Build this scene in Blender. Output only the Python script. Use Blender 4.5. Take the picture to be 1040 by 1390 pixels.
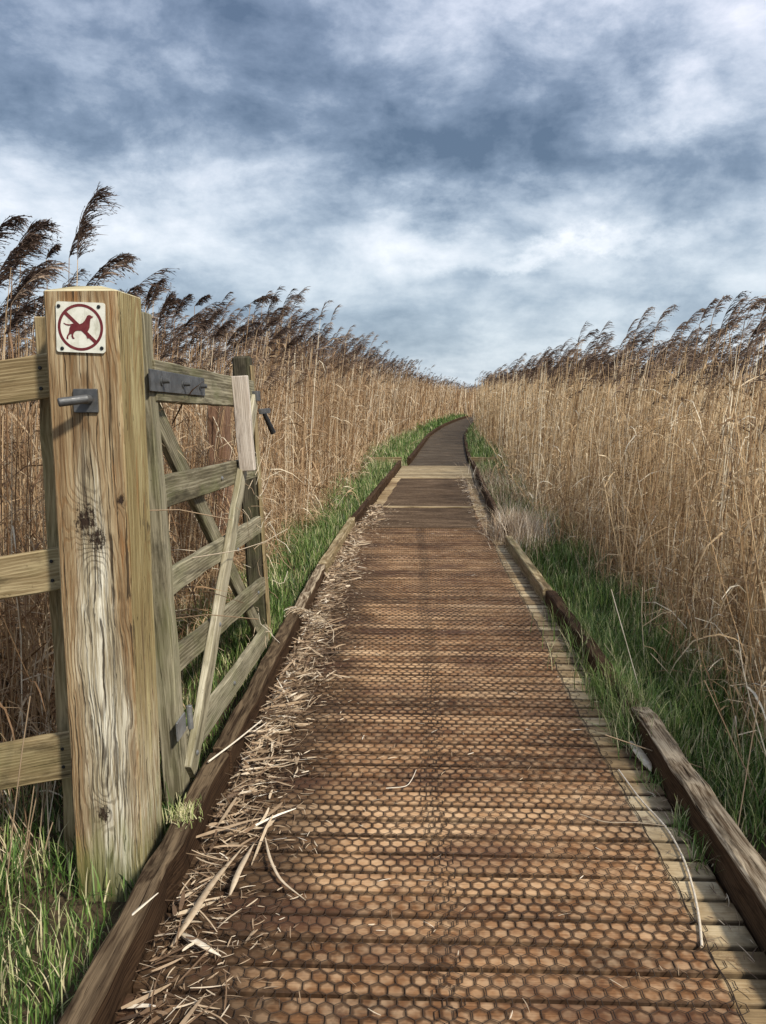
import bpy, math, random
import numpy as np
from mathutils import Vector, Matrix
for o in list(bpy.data.objects): bpy.data.objects.remove(o)
S = bpy.context.scene
C = S.collection
R = math.radians
rng = np.random.default_rng(7)
random.seed(7)

# ------------------------------------------------------------------ camera
EYE = 1.45
PITCH = math.atan(163/1120); YAW = R(2.125)
cd = bpy.data.cameras.new('camera'); cam = bpy.data.objects.new('camera', cd); C.objects.link(cam)
cam.location = (0, 0, EYE); cam.rotation_euler = (math.pi/2-PITCH, 0, YAW)
cd.sensor_fit = 'VERTICAL'; cd.sensor_height = 24; cd.lens = 24*1120/1390
cd.clip_start = .05; cd.clip_end = 6000
S.camera = cam

# ------------------------------------------------------------------ node helpers
class G:
    def __init__(s, tree): s.t = tree; s.n = tree.nodes; s.l = tree.links
    def set(s, sock, v):
        if isinstance(v, bpy.types.NodeSocket): s.l.new(v, sock)
        elif v is not None: sock.default_value = v
    def node(s, typ, **kw):
        n = s.n.new(typ)
        for k, v in kw.items(): setattr(n, k, v)
        return n
    def m(s, op, a, b=None, c=None, clamp=False):
        n = s.node('ShaderNodeMath', operation=op, use_clamp=clamp)
        s.set(n.inputs[0], a); s.set(n.inputs[1], b)
        if c is not None: s.set(n.inputs[2], c)
        return n.outputs[0]
    def v(s, op, a, b=None):
        n = s.node('ShaderNodeVectorMath', operation=op)
        s.set(n.inputs[0], a)
        if b is not None: s.set(n.inputs[3] if op == 'SCALE' else n.inputs[1], b)
        return n.outputs['Value'] if op in ('LENGTH', 'DISTANCE', 'DOT_PRODUCT') else n.outputs[0]
    def xyz(s, vec):
        n = s.node('ShaderNodeSeparateXYZ'); s.set(n.inputs[0], vec); return n.outputs
    def comb(s, x=0, y=0, z=0):
        n = s.node('ShaderNodeCombineXYZ')
        for i, q in enumerate((x, y, z)): s.set(n.inputs[i], q)
        return n.outputs[0]
    def noise(s, vec, scale=1, detail=4, rough=.55, dist=0, out=0):
        n = s.node('ShaderNodeTexNoise')
        s.set(n.inputs['Vector'], vec); s.set(n.inputs['Scale'], scale); s.set(n.inputs['Detail'], detail)
        s.set(n.inputs['Roughness'], rough); s.set(n.inputs['Distortion'], dist)
        return n.outputs[out]
    def mr(s, x, a, b, c=0., d=1., smooth=True):
        n = s.node('ShaderNodeMapRange'); n.interpolation_type = 'SMOOTHSTEP' if smooth else 'LINEAR'
        for i, q in enumerate((x, a, b, c, d)): s.set(n.inputs[i], q)
        return n.outputs[0]
    def mix(s, f, a, b, typ='MIX'):
        n = s.node('ShaderNodeMix', data_type='RGBA', blend_type=typ)
        s.set(n.inputs[0], f)
        for i, q in ((6, a), (7, b)):
            if isinstance(q, tuple) and len(q) == 3: q = q+(1,)
            s.set(n.inputs[i], q)
        return n.outputs[2]
    def ramp(s, f, stops):
        n = s.node('ShaderNodeValToRGB'); s.set(n.inputs[0], f); e = n.color_ramp.elements
        while len(e) < len(stops): e.new(.5)
        for q, (p, c) in zip(e, stops): q.position = p; q.color = tuple(c)+(1,)
        return n.outputs[0]

def new_mat(name):
    m = bpy.data.materials.new(name); m.use_nodes = True
    g = G(m.node_tree); b = m.node_tree.nodes['Principled BSDF']
    return m, g, b
def finish(g, b, col=None, rough=.8, height=None, bump=.3, dist=.002, spec=.3):
    if col is not None: g.set(b.inputs['Base Color'], col if not (isinstance(col, tuple) and len(col) == 3) else col+(1,))
    g.set(b.inputs['Roughness'], rough); b.inputs['Specular IOR Level'].default_value = spec
    if height is not None:
        n = g.node('ShaderNodeBump'); n.inputs['Strength'].default_value = bump; n.inputs['Distance'].default_value = dist
        g.set(n.inputs['Height'], height); g.set(b.inputs['Normal'], n.outputs[0])

# ------------------------------------------------------------------ sky and sun
SUN_EL, SUN_AZ = R(44), R(135)       # azimuth clockwise from +Y (path direction): from the right, a little behind
w = bpy.data.worlds.new('World'); S.world = w; w.use_nodes = True
g = G(w.node_tree); bgn = w.node_tree.nodes['Background']
sky = g.node('ShaderNodeTexSky', sky_type='NISHITA', sun_disc=False)
sky.sun_elevation = SUN_EL; sky.sun_rotation = SUN_AZ
skyc = g.mix(1., sky.outputs[0], (1, 1, 1), 'MULTIPLY')
d = g.node('ShaderNodeTexCoord').outputs['Generated']
x, y, z = g.xyz(d)
zz = g.m('ADD', g.m('MAXIMUM', z, 0.0), .16)
px_, py_ = g.m('DIVIDE', x, zz), g.m('DIVIDE', y, zz)
P = g.comb(px_, py_, 0)
n1 = g.noise(g.v('ADD', P, (3.1, 7.7, 0)), 1.15, 7, .55, .35)
n2 = g.noise(g.v('ADD', P, (13.1, 1.7, 4)), .5, 4, .5, .2)
n3 = g.noise(g.v('MULTIPLY', d, (3.6, 3.6, 6.2)), 2.1, 10, .62, .15)
nw = g.noise(g.v('MULTIPLY', d, (3., 3., 5.)), 2.2, 8, .65, 0, out=1)
dw = g.v('ADD', d, g.v('SCALE', g.v('SUBTRACT', nw, (.5, .5, .5)), .16))
def pdir(u, v):
    q = Vector(((u-520)/1120, -(v-695)/1120, -1)); q = cam.rotation_euler.to_matrix() @ q
    return q.normalized()
val = g.m('ADD', g.m('MULTIPLY', g.m('SUBTRACT', n1, .5), .8), .5)
val = g.m('ADD', val, g.m('MULTIPLY', g.m('SUBTRACT', n2, .5), .45))
val = g.m('ADD', val, g.m('MULTIPLY', g.m('SUBTRACT', n3, .5), 1.15))
BL = [(350,40,.18,.08,-.27),(540,215,.06,.05,-.24),(740,180,.06,.04,-.20),(600,130,.30,.08,-.16),(840,215,.10,.03,-.15),(860,80,.08,.03,-.13),
      (0,60,.09,.05,-.16),(180,170,.16,.03,-.06),(470,410,.2,.03,-.10),(850,360,.05,.012,-.14),(980,345,.06,.014,-.14),
      (60,240,.14,.05,.16),(600,325,.07,.022,.22),(750,352,.10,.012,.26),(930,345,.13,.022,.22),(300,160,.10,.04,.10),(560,60,.10,.06,.17),
      (920,150,.09,.04,.16),(1010,70,.1,.06,.16),(200,20,.1,.05,.05),(560,270,.2,.03,.06),(900,400,.2,.02,.10)]
for (u, v_, sx, sz, amp) in BL:
    q = pdir(u, v_)
    dd = g.v('MULTIPLY', g.v('SUBTRACT', dw, tuple(q)), (1/sx, 1/sx, 1/sz))
    L = g.v('LENGTH', dd)
    e = g.m('EXPONENT', g.m('MULTIPLY', g.m('MULTIPLY', L, L), -.8))
    val = g.m('MULTIPLY_ADD', e, amp, val)
# settle to an even pale tone towards the horizon
hz = g.mr(z, .02, .32, 1., 0.)
val = g.m('ADD', g.m('MULTIPLY', val, g.m('SUBTRACT', 1, g.m('MULTIPLY', hz, .42))), g.m('MULTIPLY', hz, .285))
cl = g.ramp(val, [(.12, (.085, .130, .190)), (.32, (.170, .230, .305)), (.48, (.31, .38, .455)), (.62, (.48, .545, .605)), (.88, (.75, .78, .81))])
cl = g.mix(g.mr(z, .05, .5, .0, 1.), cl, g.mix(1., cl, (1.02, .98, 1.06), 'MULTIPLY'))
sc = g.mix(.08, g.mix(1., cl, (10., 10., 10.), 'MULTIPLY'), skyc)
g.set(bgn.inputs[0], sc); bgn.inputs[1].default_value = .10

ld = bpy.data.lights.new('sun', 'SUN'); ld.energy = 3.6; ld.angle = R(5); ld.color = (1, .92, .79)
lo = bpy.data.objects.new('sun', ld); C.objects.link(lo)
sd = Vector((math.sin(SUN_AZ)*math.cos(SUN_EL), math.cos(SUN_AZ)*math.cos(SUN_EL), math.sin(SUN_EL)))
lo.rotation_euler = sd.to_track_quat('Z', 'Y').to_euler()
vs = S.view_settings; vs.view_transform = 'Standard'; vs.look = 'None'; vs.exposure = 0.5; vs.gamma = 1

# ------------------------------------------------------------------ object helpers
def tag(o, label=None, cat=None, group=None, kind=None):
    for k, v in (('label', label), ('category', cat), ('group', group), ('kind', kind)):
        if v: o[k] = v
    return o
def empty(name, loc=(0, 0, 0), rot=(0, 0, 0)):
    o = bpy.data.objects.new(name, None); C.objects.link(o); o.location = loc; o.rotation_euler = rot
    o.empty_display_size = .1; return o
def mesh_obj(name, verts, faces, mats, parent=None, matidx=None, rnd=None, smooth=False, mtx=None):
    me = bpy.data.meshes.new(name)
    if isinstance(verts, np.ndarray):
        q = np.asarray(faces, dtype=np.int32); n = len(q)
        me.vertices.add(len(verts)); me.vertices.foreach_set('co', verts.astype(np.float32).ravel())
        me.loops.add(n*q.shape[1]); me.loops.foreach_set('vertex_index', q.ravel())
        me.polygons.add(n); me.polygons.foreach_set('loop_start', np.arange(0, n*q.shape[1], q.shape[1], dtype=np.int32))
        if matidx is not None: me.polygons.foreach_set('material_index', np.asarray(matidx, dtype=np.int32))
        me.update(calc_edges=True)
    else:
        me.from_pydata([tuple(v) for v in verts], [], [tuple(f) for f in faces]); me.update()
    if rnd is not None:
        a = me.attributes.new('rnd', 'FLOAT', 'POINT'); a.data.foreach_set('value', np.asarray(rnd, dtype=np.float32))
    if smooth: me.polygons.foreach_set('use_smooth', [True]*len(me.polygons))
    for m in (mats if isinstance(mats, (list, tuple)) else [mats]): me.materials.append(m)
    o = bpy.data.objects.new(name, me); C.objects.link(o)
    if parent: o.parent = parent
    if mtx is not None: o.matrix_basis = mtx
    return o

def beam(name, p0, p1, w, h, mat, parent=None, up=(0, 0, 1), bev=.004, seg=None, jit=.0012, sag=0.):
    """sawn timber: local X runs along the grain, w is across (local Y), h is local Z"""
    p0, p1 = Vector(p0), Vector(p1); L = (p1-p0).length
    X = (p1-p0).normalized(); Y = Vector(up).cross(X).normalized(); Z = X.cross(Y)
    M = Matrix((X, Y, Z)).transposed().to_4x4(); M.translation = (p0+p1)/2
    seg = seg or max(3, int(L/.12))
    a, b = w/2, h/2; c = bev
    prof = [(-a+c, -b), (0, -b), (a-c, -b), (a, -b+c), (a, 0), (a, b-c), (a-c, b), (0, b), (-a+c, b), (-a, b-c), (-a, 0), (-a, -b+c)]
    vs_, fs = [], []; K = len(prof)
    xs = [-L/2, -L/2+c]+[-L/2+L*i/seg for i in range(1, seg)]+[L/2-c, L/2]
    for i, xx in enumerate(xs):
        s = .0 if i in (0, len(xs)-1) else 1
        jy, jz = random.gauss(0, jit), random.gauss(0, jit)
        for (yy, z_) in prof:
            k = 1 if s else (1-c/max(a, b)*1.0)
            vs_.append((xx, yy*k+(jy+random.gauss(0, jit*.4)), z_*k+jz+random.gauss(0, jit*.4)-sag*(1-(2*xx/L)**2)))
    for i in range(len(xs)-1):
        for j in range(K):
            fs.append((i*K+j, i*K+(j+1) % K, (i+1)*K+(j+1) % K, (i+1)*K+j))
    fs.append(tuple(range(K))[::-1]); fs.append(tuple(range((len(xs)-1)*K, len(xs)*K)))
    o = mesh_obj(name, vs_, [f[::-1] for f in fs], mat, parent, mtx=M)
    return o
def cyl(name, p0, p1, r, mat, parent=None, n=16, r1=None, dome=0.):
    p0, p1 = Vector(p0), Vector(p1); X = (p1-p0); L = X.length
    q = X.to_track_quat('Z', 'Y').to_matrix().to_4x4(); q.translation = p0
    r1 = r if r1 is None else r1; c = min(r*.18, L*.2)
    rings = [(0, r-c), (c, r), (L-c, r1), (L, r1-c)]
    if dome: rings += [(L+dome*.7, r1*.55), (L+dome, r1*.1)]
    vs_ = [(rr*math.cos(2*math.pi*i/n), rr*math.sin(2*math.pi*i/n), zz_) for zz_, rr in rings for i in range(n)]
    fs = [(k*n+i, k*n+(i+1) % n, (k+1)*n+(i+1) % n, (k+1)*n+i) for k in range(len(rings)-1) for i in range(n)]
    fs += [tuple(range(n))[::-1], tuple(range((len(rings)-1)*n, len(rings)*n))]
    return mesh_obj(name, vs_, fs, mat, parent, mtx=q, smooth=False)
def join_data(parts, name, mats, parent=None):
    """several mesh objects (same parent space) of one part into one mesh"""
    vs_, fs, off = [], [], 0
    for o in parts:
        M = o.matrix_basis.copy()
        vs_ += [tuple(M @ v.co) for v in o.data.vertices]; fs += [tuple(i+off for i in p.vertices) for p in o.data.polygons]
        off += len(o.data.vertices)
        bpy.data.objects.remove(o)
    return mesh_obj(name, vs_, fs, mats, parent)
def ribbons(Pt, W):
    """Pt (n,k,3) centre lines, W (n,k,3) half widths -> verts, quads"""
    n, k, _ = Pt.shape
    V = np.stack([Pt-W, Pt+W], 2).reshape(n, k*2, 3)
    b = np.arange(n)[:, None]*(k*2)+np.arange(k-1)[None, :]*2
    F = np.stack([b, b+1, b+3, b+2], -1).reshape(-1, 4)
    return V.reshape(-1, 3), F
def tubes(Pt, Rd, sides=3):
    """Pt (n,k,3), Rd (n,k) -> 3-sided tubes (mostly upright stems)"""
    n, k, _ = Pt.shape
    T = np.gradient(Pt, axis=1); T /= np.linalg.norm(T, axis=2, keepdims=True)+1e-9
    ref = np.where(np.abs(T[..., 2:3]) > .8, np.array([1., 0, 0]), np.array([0, 0, 1.]))
    A = np.cross(T, ref); A /= np.linalg.norm(A, axis=2, keepdims=True)+1e-9; B = np.cross(T, A)
    rings = [Pt+(A*math.cos(2*math.pi*s/sides)+B*math.sin(2*math.pi*s/sides))*Rd[..., None] for s in range(sides)]
    V = np.stack(rings, 2).reshape(-1, 3)
    base = np.arange(n)[:, None, None]*(k*sides)+np.arange(k-1)[None, :, None]*sides
    s = np.arange(sides)[None, None, :]; s2 = (s+1) % sides
    F = np.stack([base+s, base+s2, base+sides+s2, base+sides+s], -1).reshape(-1, 4)
    return V, F
class Bag:
    def __init__(s): s.v, s.f, s.m, s.r, s.o = [], [], [], [], 0
    def add(s, VF, mat, rnd):
        V, F = VF
        s.v.append(V); s.f.append(F+s.o); s.o += len(V); s.m.append(np.full(len(F), mat)); s.r.append(np.repeat(rnd, len(V)//len(rnd)))
    def build(s, name, mats, parent=None):
        return mesh_obj(name, np.concatenate(s.v), np.concatenate(s.f), mats, parent, np.concatenate(s.m), np.concatenate(s.r))
def unit(a): return a/(np.linalg.norm(a, axis=-1, keepdims=True)+1e-9)
def U(a, b, *s): return rng.uniform(a, b, s)

# ------------------------------------------------------------------ materials
def wood(name, dark, mid, light, ringf=260., green=0., contrast=1., rough=.8, streak=.5, grey=None, bump=.6, top=None, spec_=.15):
    m, g, b = new_mat(name)
    oc = g.node('ShaderNodeTexCoord').outputs['Object']
    rn = g.node('ShaderNodeObjectInfo').outputs['Random']
    off = g.comb(g.m('MULTIPLY', rn, 37.), g.m('MULTIPLY', rn, .05), g.m('MULTIPLY', rn, .03))
    p = g.v('ADD', oc, off); x, y, z = g.xyz(p)
    wob = g.noise(g.v('MULTIPLY', p, (2.2, 9, 9)), 1, 3, .5)
    wb = g.m('MULTIPLY', g.m('SUBTRACT', wob, .5), .05)
    yy = g.m('ADD', y, g.m('ADD', wb, -.03)); zz = g.m('ADD', z, g.m('MULTIPLY_ADD', wb, .7, .055))
    r = g.m('SQRT', g.m('ADD', g.m('MULTIPLY', yy, yy), g.m('MULTIPLY', zz, zz)))
    ring = g.m('SINE', g.m('MULTIPLY', r, ringf*2.5))
    ring = g.mr(ring, -.2, 1., 0., 1.)
    fib = g.noise(g.v('MULTIPLY', p, (7, 230, 230)), 1, 3, .6)
    big = g.noise(g.v('MULTIPLY', p, (2.2, 34, 34)), 1, 5, .65)
    fine = g.noise(g.v('MULTIPLY', p, (30, 90, 90)), 1, 4, .6)
    f = g.m('ADD', g.m('MULTIPLY', ring, .13*contrast), g.m('ADD', g.m('MULTIPLY', fib, .5*contrast), g.m('MULTIPLY', big, .85)))
    f = g.m('ADD', f, g.m('MULTIPLY', g.m('SUBTRACT', rn, .5), .14))
    col = g.ramp(f, [(.36, dark), (.62, mid), (.95, light)])
    if top:      # weathered upper face on its own paler ramp, sides stay darker
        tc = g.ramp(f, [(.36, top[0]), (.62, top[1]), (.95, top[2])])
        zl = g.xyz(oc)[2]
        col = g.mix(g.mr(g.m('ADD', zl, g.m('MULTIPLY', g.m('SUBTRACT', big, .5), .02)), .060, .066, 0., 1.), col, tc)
    crack = g.mr(g.noise(g.v('MULTIPLY', p, (3.5, 120, 120)), 1, 2, .5, .6), .66, .72, 0, 1)
    col = g.mix(g.m('MULTIPLY', crack, streak), col, tuple(c*.35 for c in dark))
    if green:
        gm = g.mr(g.noise(g.v('MULTIPLY', p, (3, 7, 7)), 1, 5, .65), .42, .7, 0, green)
        col = g.mix(gm, col, (.13, .15, .055))
    stain = g.mr(g.noise(g.v('MULTIPLY', p, (4, 16, 16)), 1, 6, .7), .50, .68, 0., .6)
    col = g.mix(stain, col, tuple(c*.55 for c in dark))
    spots = g.mr(g.noise(p, 55, 3, .6), .66, .76, 0, .5)
    col = g.mix(spots, col, tuple(c*.5 for c in dark))
    hgt = g.m('SUBTRACT', g.m('ADD', g.m('MULTIPLY', fib, .5), g.m('MULTIPLY', fine, .4)), g.m('MULTIPLY', crack, .9))
    finish(g, b, col, rough, hgt, bump, .0035, spec_)
    return m
M_GATE = wood('gate_wood', (.045, .039, .024), (.135, .118, .075), (.38, .345, .245), 200, .35)
M_GATE2 = wood('brace_wood', (.09, .078, .048), (.24, .21, .135), (.54, .50, .38), 220, .2)
M_GATEDARK = wood('dark_stile_wood', (.018, .016, .011), (.055, .048, .032), (.13, .115, .08), 220, .3)
M_FENCE = wood('fence_wood', (.07, .050, .024), (.215, .155, .078), (.44, .35, .20), 260, .25)
M_PALE = wood('pale_batten_wood', (.14, .105, .08), (.40, .34, .28), (.70, .64, .56), 300, .0)
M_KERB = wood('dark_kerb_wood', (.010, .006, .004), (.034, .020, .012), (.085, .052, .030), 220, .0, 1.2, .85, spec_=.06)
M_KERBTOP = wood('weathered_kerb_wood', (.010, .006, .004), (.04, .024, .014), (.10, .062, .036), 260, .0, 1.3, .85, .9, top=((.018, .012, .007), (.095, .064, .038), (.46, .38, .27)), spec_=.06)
M_KERBL = wood('deep_brown_kerb_wood', (.008, .005, .003), (.028, .016, .010), (.070, .042, .024), 260, .0, 1.3, .85, .9, top=((.009, .006, .004), (.036, .023, .014), (.15, .108, .066)), spec_=.06)  # near left kerb: very dark sides, slightly paler top
M_KERBPALE = wood('pale_kerb_wood', (.055, .038, .018), (.19, .135, .07), (.46, .38, .24), 260, .3)
M_BACKPOST = wood('brown_post_wood', (.05, .03, .02), (.15, .085, .055), (.27, .17, .11), 220, 0)
M_CAP = wood('post_cap_wood', (.25, .20, .10), (.50, .43, .26), (.68, .62, .44), 400, .1)
M_LAND = wood('landing_wood', (.05, .034, .017), (.20, .145, .078), (.48, .39, .25), 260, .1)

def metal(name, c, rough=.5, met=.6):
    m, g, b = new_mat(name); oc = g.node('ShaderNodeTexCoord').outputs['Object']
    n = g.noise(oc, 60, 5, .6); n2 = g.noise(oc, 14, 4, .6)
    col = g.mix(g.mr(n2, .35, .7), tuple(q*.7 for q in c), tuple(min(1, q*1.3) for q in c))
    col = g.mix(g.mr(n, .6, .75, 0, .35), col, (.13, .09, .06))
    finish(g, b, col, g.mr(n, .2, .8, rough-.1, rough+.2), n, .15, .001, .5)
    b.inputs['Metallic'].default_value = met
    return m
M_ZINC = metal('galvanised_steel', (.11, .113, .115), .5, .5)
M_ZINCL = metal('pale_galvanised_steel', (.32, .33, .33), .42, .6)
M_BLACK = metal('black_steel', (.02, .02, .021), .4, .3)
M_WIRE = metal('rusty_wire', (.050, .032, .020), .6, .3)

def attr(g, name='rnd'):
    n = g.node('ShaderNodeAttribute'); n.attribute_name = name; return n.outputs['Fac']
def plantmat(name, stops, rough=.75, trans=.25, var=.25, spec=.25, sheen=None):
    m, g, b = new_mat(name)
    r = attr(g); pos = g.node('ShaderNodeNewGeometry').outputs['Position']
    n = g.noise(pos, 1.3, 3, .6); n2 = g.noise(g.v('MULTIPLY', pos, (60, 60, 9)), 1, 2, .6)
    f = g.m('ADD', r, g.m('MULTIPLY', g.m('SUBTRACT', n, .5), var*1.6)); f = g.m('ADD', f, g.m('MULTIPLY', g.m('SUBTRACT', n2, .5), .3))
    col = g.ramp(f, stops)
    finish(g, b, col, rough, spec=spec)
    if trans:
        out = m.node_tree.nodes['Material Output']
        t = g.node('ShaderNodeBsdfTranslucent'); g.set(t.inputs[0], col)
        mx = g.node('ShaderNodeMixShader'); mx.inputs[0].default_value = trans
        g.l.new(b.outputs[0], mx.inputs[1]); g.l.new(t.outputs[0], mx.inputs[2]); g.l.new(mx.outputs[0], out.inputs[0])
    return m
M_STEM = plantmat('reed_stem', [(.0, (.13, .072, .036)), (.3, (.29, .175, .090)), (.65, (.50, .345, .195)), (.85, (.64, .50, .33)), (1., (.85, .75, .58))], .5, 0, .3, .4)
M_LEAF = plantmat('reed_leaf', [(.0, (.11, .062, .033)), (.3, (.26, .155, .082)), (.65, (.46, .32, .185)), (.85, (.62, .49, .32)), (1., (.88, .80, .62))], .6, .3, .3)
M_PLUME = plantmat('reed_plume', [(.0, (.038, .024, .018)), (.4, (.105, .068, .050)), (.75, (.26, .185, .135)), (1., (.54, .42, .30))], .8, .15, .1)
M_GRASS = plantmat('grass_blade', [(.0, (.016, .036, .009)), (.32, (.068, .138, .028)), (.66, (.20, .32, .078)), (.86, (.33, .38, .14)), (1., (.74, .66, .42))], .5, .3, .3, .4)
M_STRAW = plantmat('dry_straw', [(.0, (.055, .033, .02)), (.3, (.19, .12, .07)), (.6, (.42, .31, .20)), (.85, (.68, .57, .42)), (1., (.9, .84, .72))], .6, .15, .1, .3)

M_STEM_R = plantmat('golden_reed_stem', [(.0, (.17, .10, .05)), (.3, (.38, .25, .13)), (.65, (.60, .44, .255)), (.85, (.74, .60, .40)), (1., (.90, .82, .64))], .55, 0, .3, .3)
M_LEAF_R = plantmat('golden_reed_leaf', [(.0, (.15, .09, .045)), (.3, (.34, .22, .115)), (.65, (.57, .42, .245)), (.85, (.72, .59, .40)), (1., (.92, .85, .68))], .6, .3, .3)
# hexagonal wire netting lattice, shared by the wire geometry and the grime caught along it
A = .0425
def warp(x, y):
    return (.010*np.sin(2.3*y+1.3)+.005*np.sin(7.1*y+3.1*x), .009*np.sin(3.7*x+1.1*y)+.004*np.sin(9*x+2))
def plank_mat(name, netting=True, bare=False):
    m, g, b = new_mat(name)
    pos = g.node('ShaderNodeNewGeometry').outputs['Position']; X, Y, Z = g.xyz(pos)
    rn = g.node('ShaderNodeObjectInfo').outputs['Random']
    if not netting: rn = g.noise(g.comb(0, g.m('MULTIPLY', Y, 9.6), 0), 1, 0)
    p = g.comb(g.m('MULTIPLY_ADD', rn, 31, X), Y, Z)
    fib = g.noise(g.v('MULTIPLY', p, (6, 220, 100)), 1, 3, .6)
    big = g.noise(g.v('MULTIPLY', p, (2.4, 5, 5)), 1, 5, .65)
    mid = g.noise(g.v('MULTIPLY', p, (9, 22, 22)), 1, 4, .65)
    patch = g.noise(pos, 1.5, 5, .6)
    f = g.m('ADD', g.m('ADD', g.m('MULTIPLY', fib, .34), g.m('MULTIPLY', big, .45)), g.m('ADD', g.m('MULTIPLY', mid, .3), g.m('MULTIPLY', g.m('SUBTRACT', rn, .5), .26)))
    f = g.m('ADD', f, g.m('MULTIPLY', g.m('SUBTRACT', patch, .5), .55))
    col = g.ramp(f, [(.30, (.060, .028, .013)), (.47, (.20, .098, .043)), (.63, (.40, .235, .12)), (.86, (.66, .46, .28))])
    olive = g.ramp(f, [(.28, (.09, .058, .028)), (.48, (.30, .21, .11)), (.66, (.52, .41, .25)), (.85, (.75, .66, .47))])
    wavy = g.m('MULTIPLY', g.m('SINE', g.m('MULTIPLY', Y, 2.1)), .012)
    covered = g.mr(g.m('ADD', X, wavy), .755, .775, 1., 0.)
    if not netting: covered = 0.0
    col = g.mix(covered, olive, col)
    # mud trodden towards the left kerb
    mud = g.mr(g.m('ADD', X, g.m('MULTIPLY', g.m('SUBTRACT', g.noise(pos, 3, 5, .6), .5), .5)), -.48, -.16, .85, .0)
    mud = g.m('MULTIPLY', mud, g.mr(Y, 7.5, 6., .3, 1.))
    right_band = g.mr(g.m('ADD', X, g.m('MULTIPLY', g.m('SUBTRACT', g.noise(pos, 4, 5, .6), .5), .35)), .84, .94, 0., .75)  # darker band along the right kerb
    # grime along the netting
    if netting:
        wx = g.m('ADD', g.m('MULTIPLY', g.m('SINE', g.m('MULTIPLY_ADD', Y, 2.3, 1.3)), .010),
                 g.m('MULTIPLY', g.m('SINE', g.m('ADD', g.m('MULTIPLY', Y, 7.1), g.m('MULTIPLY', X, 3.1))), .005))
        wy = g.m('ADD', g.m('MULTIPLY', g.m('SINE', g.m('ADD', g.m('MULTIPLY', X, 3.7), g.m('MULTIPLY', Y, 1.1))), .009),
                 g.m('MULTIPLY', g.m('SINE', g.m('MULTIPLY_ADD', X, 9., 2.)), .004))
        lx = g.m('ADD', X, wx); ly = g.m('ADD', Y, wy)
        lx = g.m('ADD', lx, g.m('MULTIPLY', g.m('GREATER_THAN', X, .10), .013))
        ly = g.m('ADD', ly, g.m('MULTIPLY', g.m('GREATER_THAN', X, .10), .011))
        def hexd(ox, oy):
            # distance to the border of the hexagon round the nearest point of one rectangular sub-lattice
            hx = g.m('SUBTRACT', g.m('FLOORED_MODULO', g.m('ADD', lx, ox+A/2), A), A/2)
            hy = g.m('SUBTRACT', g.m('FLOORED_MODULO', g.m('ADD', ly, oy+A*.8660254), A*1.7320508), A*.8660254)
            ax, ay = g.m('ABSOLUTE', hx), g.m('ABSOLUTE', hy)
            return g.m('MAXIMUM', ax, g.m('ADD', g.m('MULTIPLY', ax, .5), g.m('MULTIPLY', ay, .8660254)))
        hd = g.m('MINIMUM', hexd(0, 0), hexd(A/2, A*.8660254))       # 0 at centre, A/2 at the wire
        nz = g.m('MULTIPLY', g.m('SUBTRACT', g.noise(pos, 70, 3, .6), .5), .008)
        nz = g.m('ADD', nz, g.m('MULTIPLY', g.m('SUBTRACT', g.noise(pos, 13, 3, .6), .5), .010))
        edge = g.mr(g.m('ADD', hd, nz), A/2-.0095, A/2-.0025, 0., 1.)
        col = g.mix(g.m('MULTIPLY', covered, g.mr(g.noise(g.v('MULTIPLY', pos, (24, 24, 24)), 1, 2, .5), .35, .7, 0., .28)), col, (.70, .52, .33))
        gr = g.m('MULTIPLY', edge, g.m('MULTIPLY', covered, .88))
        col = g.mix(g.m('MULTIPLY', gr, g.mr(g.noise(pos, 2.6, 4, .6), .35, .65, .55, 1.)), col, (.036, .018, .009))
    col = g.mix(mud, col, (.040, .024, .013))
    col = g.mix(right_band, col, (.05, .036, .02))
    dk = g.m('MAXIMUM', g.mr(g.noise(pos, 7, 6, .7), .56, .72, 0., .72), g.mr(g.noise(g.v('MULTIPLY', pos, (1.6, 3.2, 1)), 1, 6, .65), .50, .66, 0., .62))
    col = g.mix(dk, col, (.07, .032, .02))
    if netting: lft = g.mr(g.m('ABSOLUTE', g.m('SUBTRACT', X, .07)), .025, .05, .06, 0.)       # overlap of the two widths holds more dirt
    if netting: col = g.mix(g.m('MULTIPLY', lft, covered), col, (.06, .038, .025))
    oy = g.xyz(g.node('ShaderNodeTexCoord').outputs['Object'])[1]
    if netting:
        ed = g.mr(g.m('ADD', g.m('ABSOLUTE', oy), g.m('MULTIPLY', g.m('SUBTRACT', mid, .5), .022)), .036, .046, 0., .75)
        col = g.mix(ed, col, (.035, .020, .012))
    h = g.m('ADD', g.m('MULTIPLY', fib, .6), g.m('MULTIPLY', mid, .6))
    if netting: h = g.m('SUBTRACT', h, g.m('MULTIPLY', gr, -.35))
    finish(g, b, col, g.mr(g.noise(pos, 5, 4, .6), .35, .65, .6, .9), h, .6, .004, .14)
    return m
M_PLANK = plank_mat('netted_plank_wood'); M_PLANKFAR = plank_mat('far_plank_wood', False)

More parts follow.
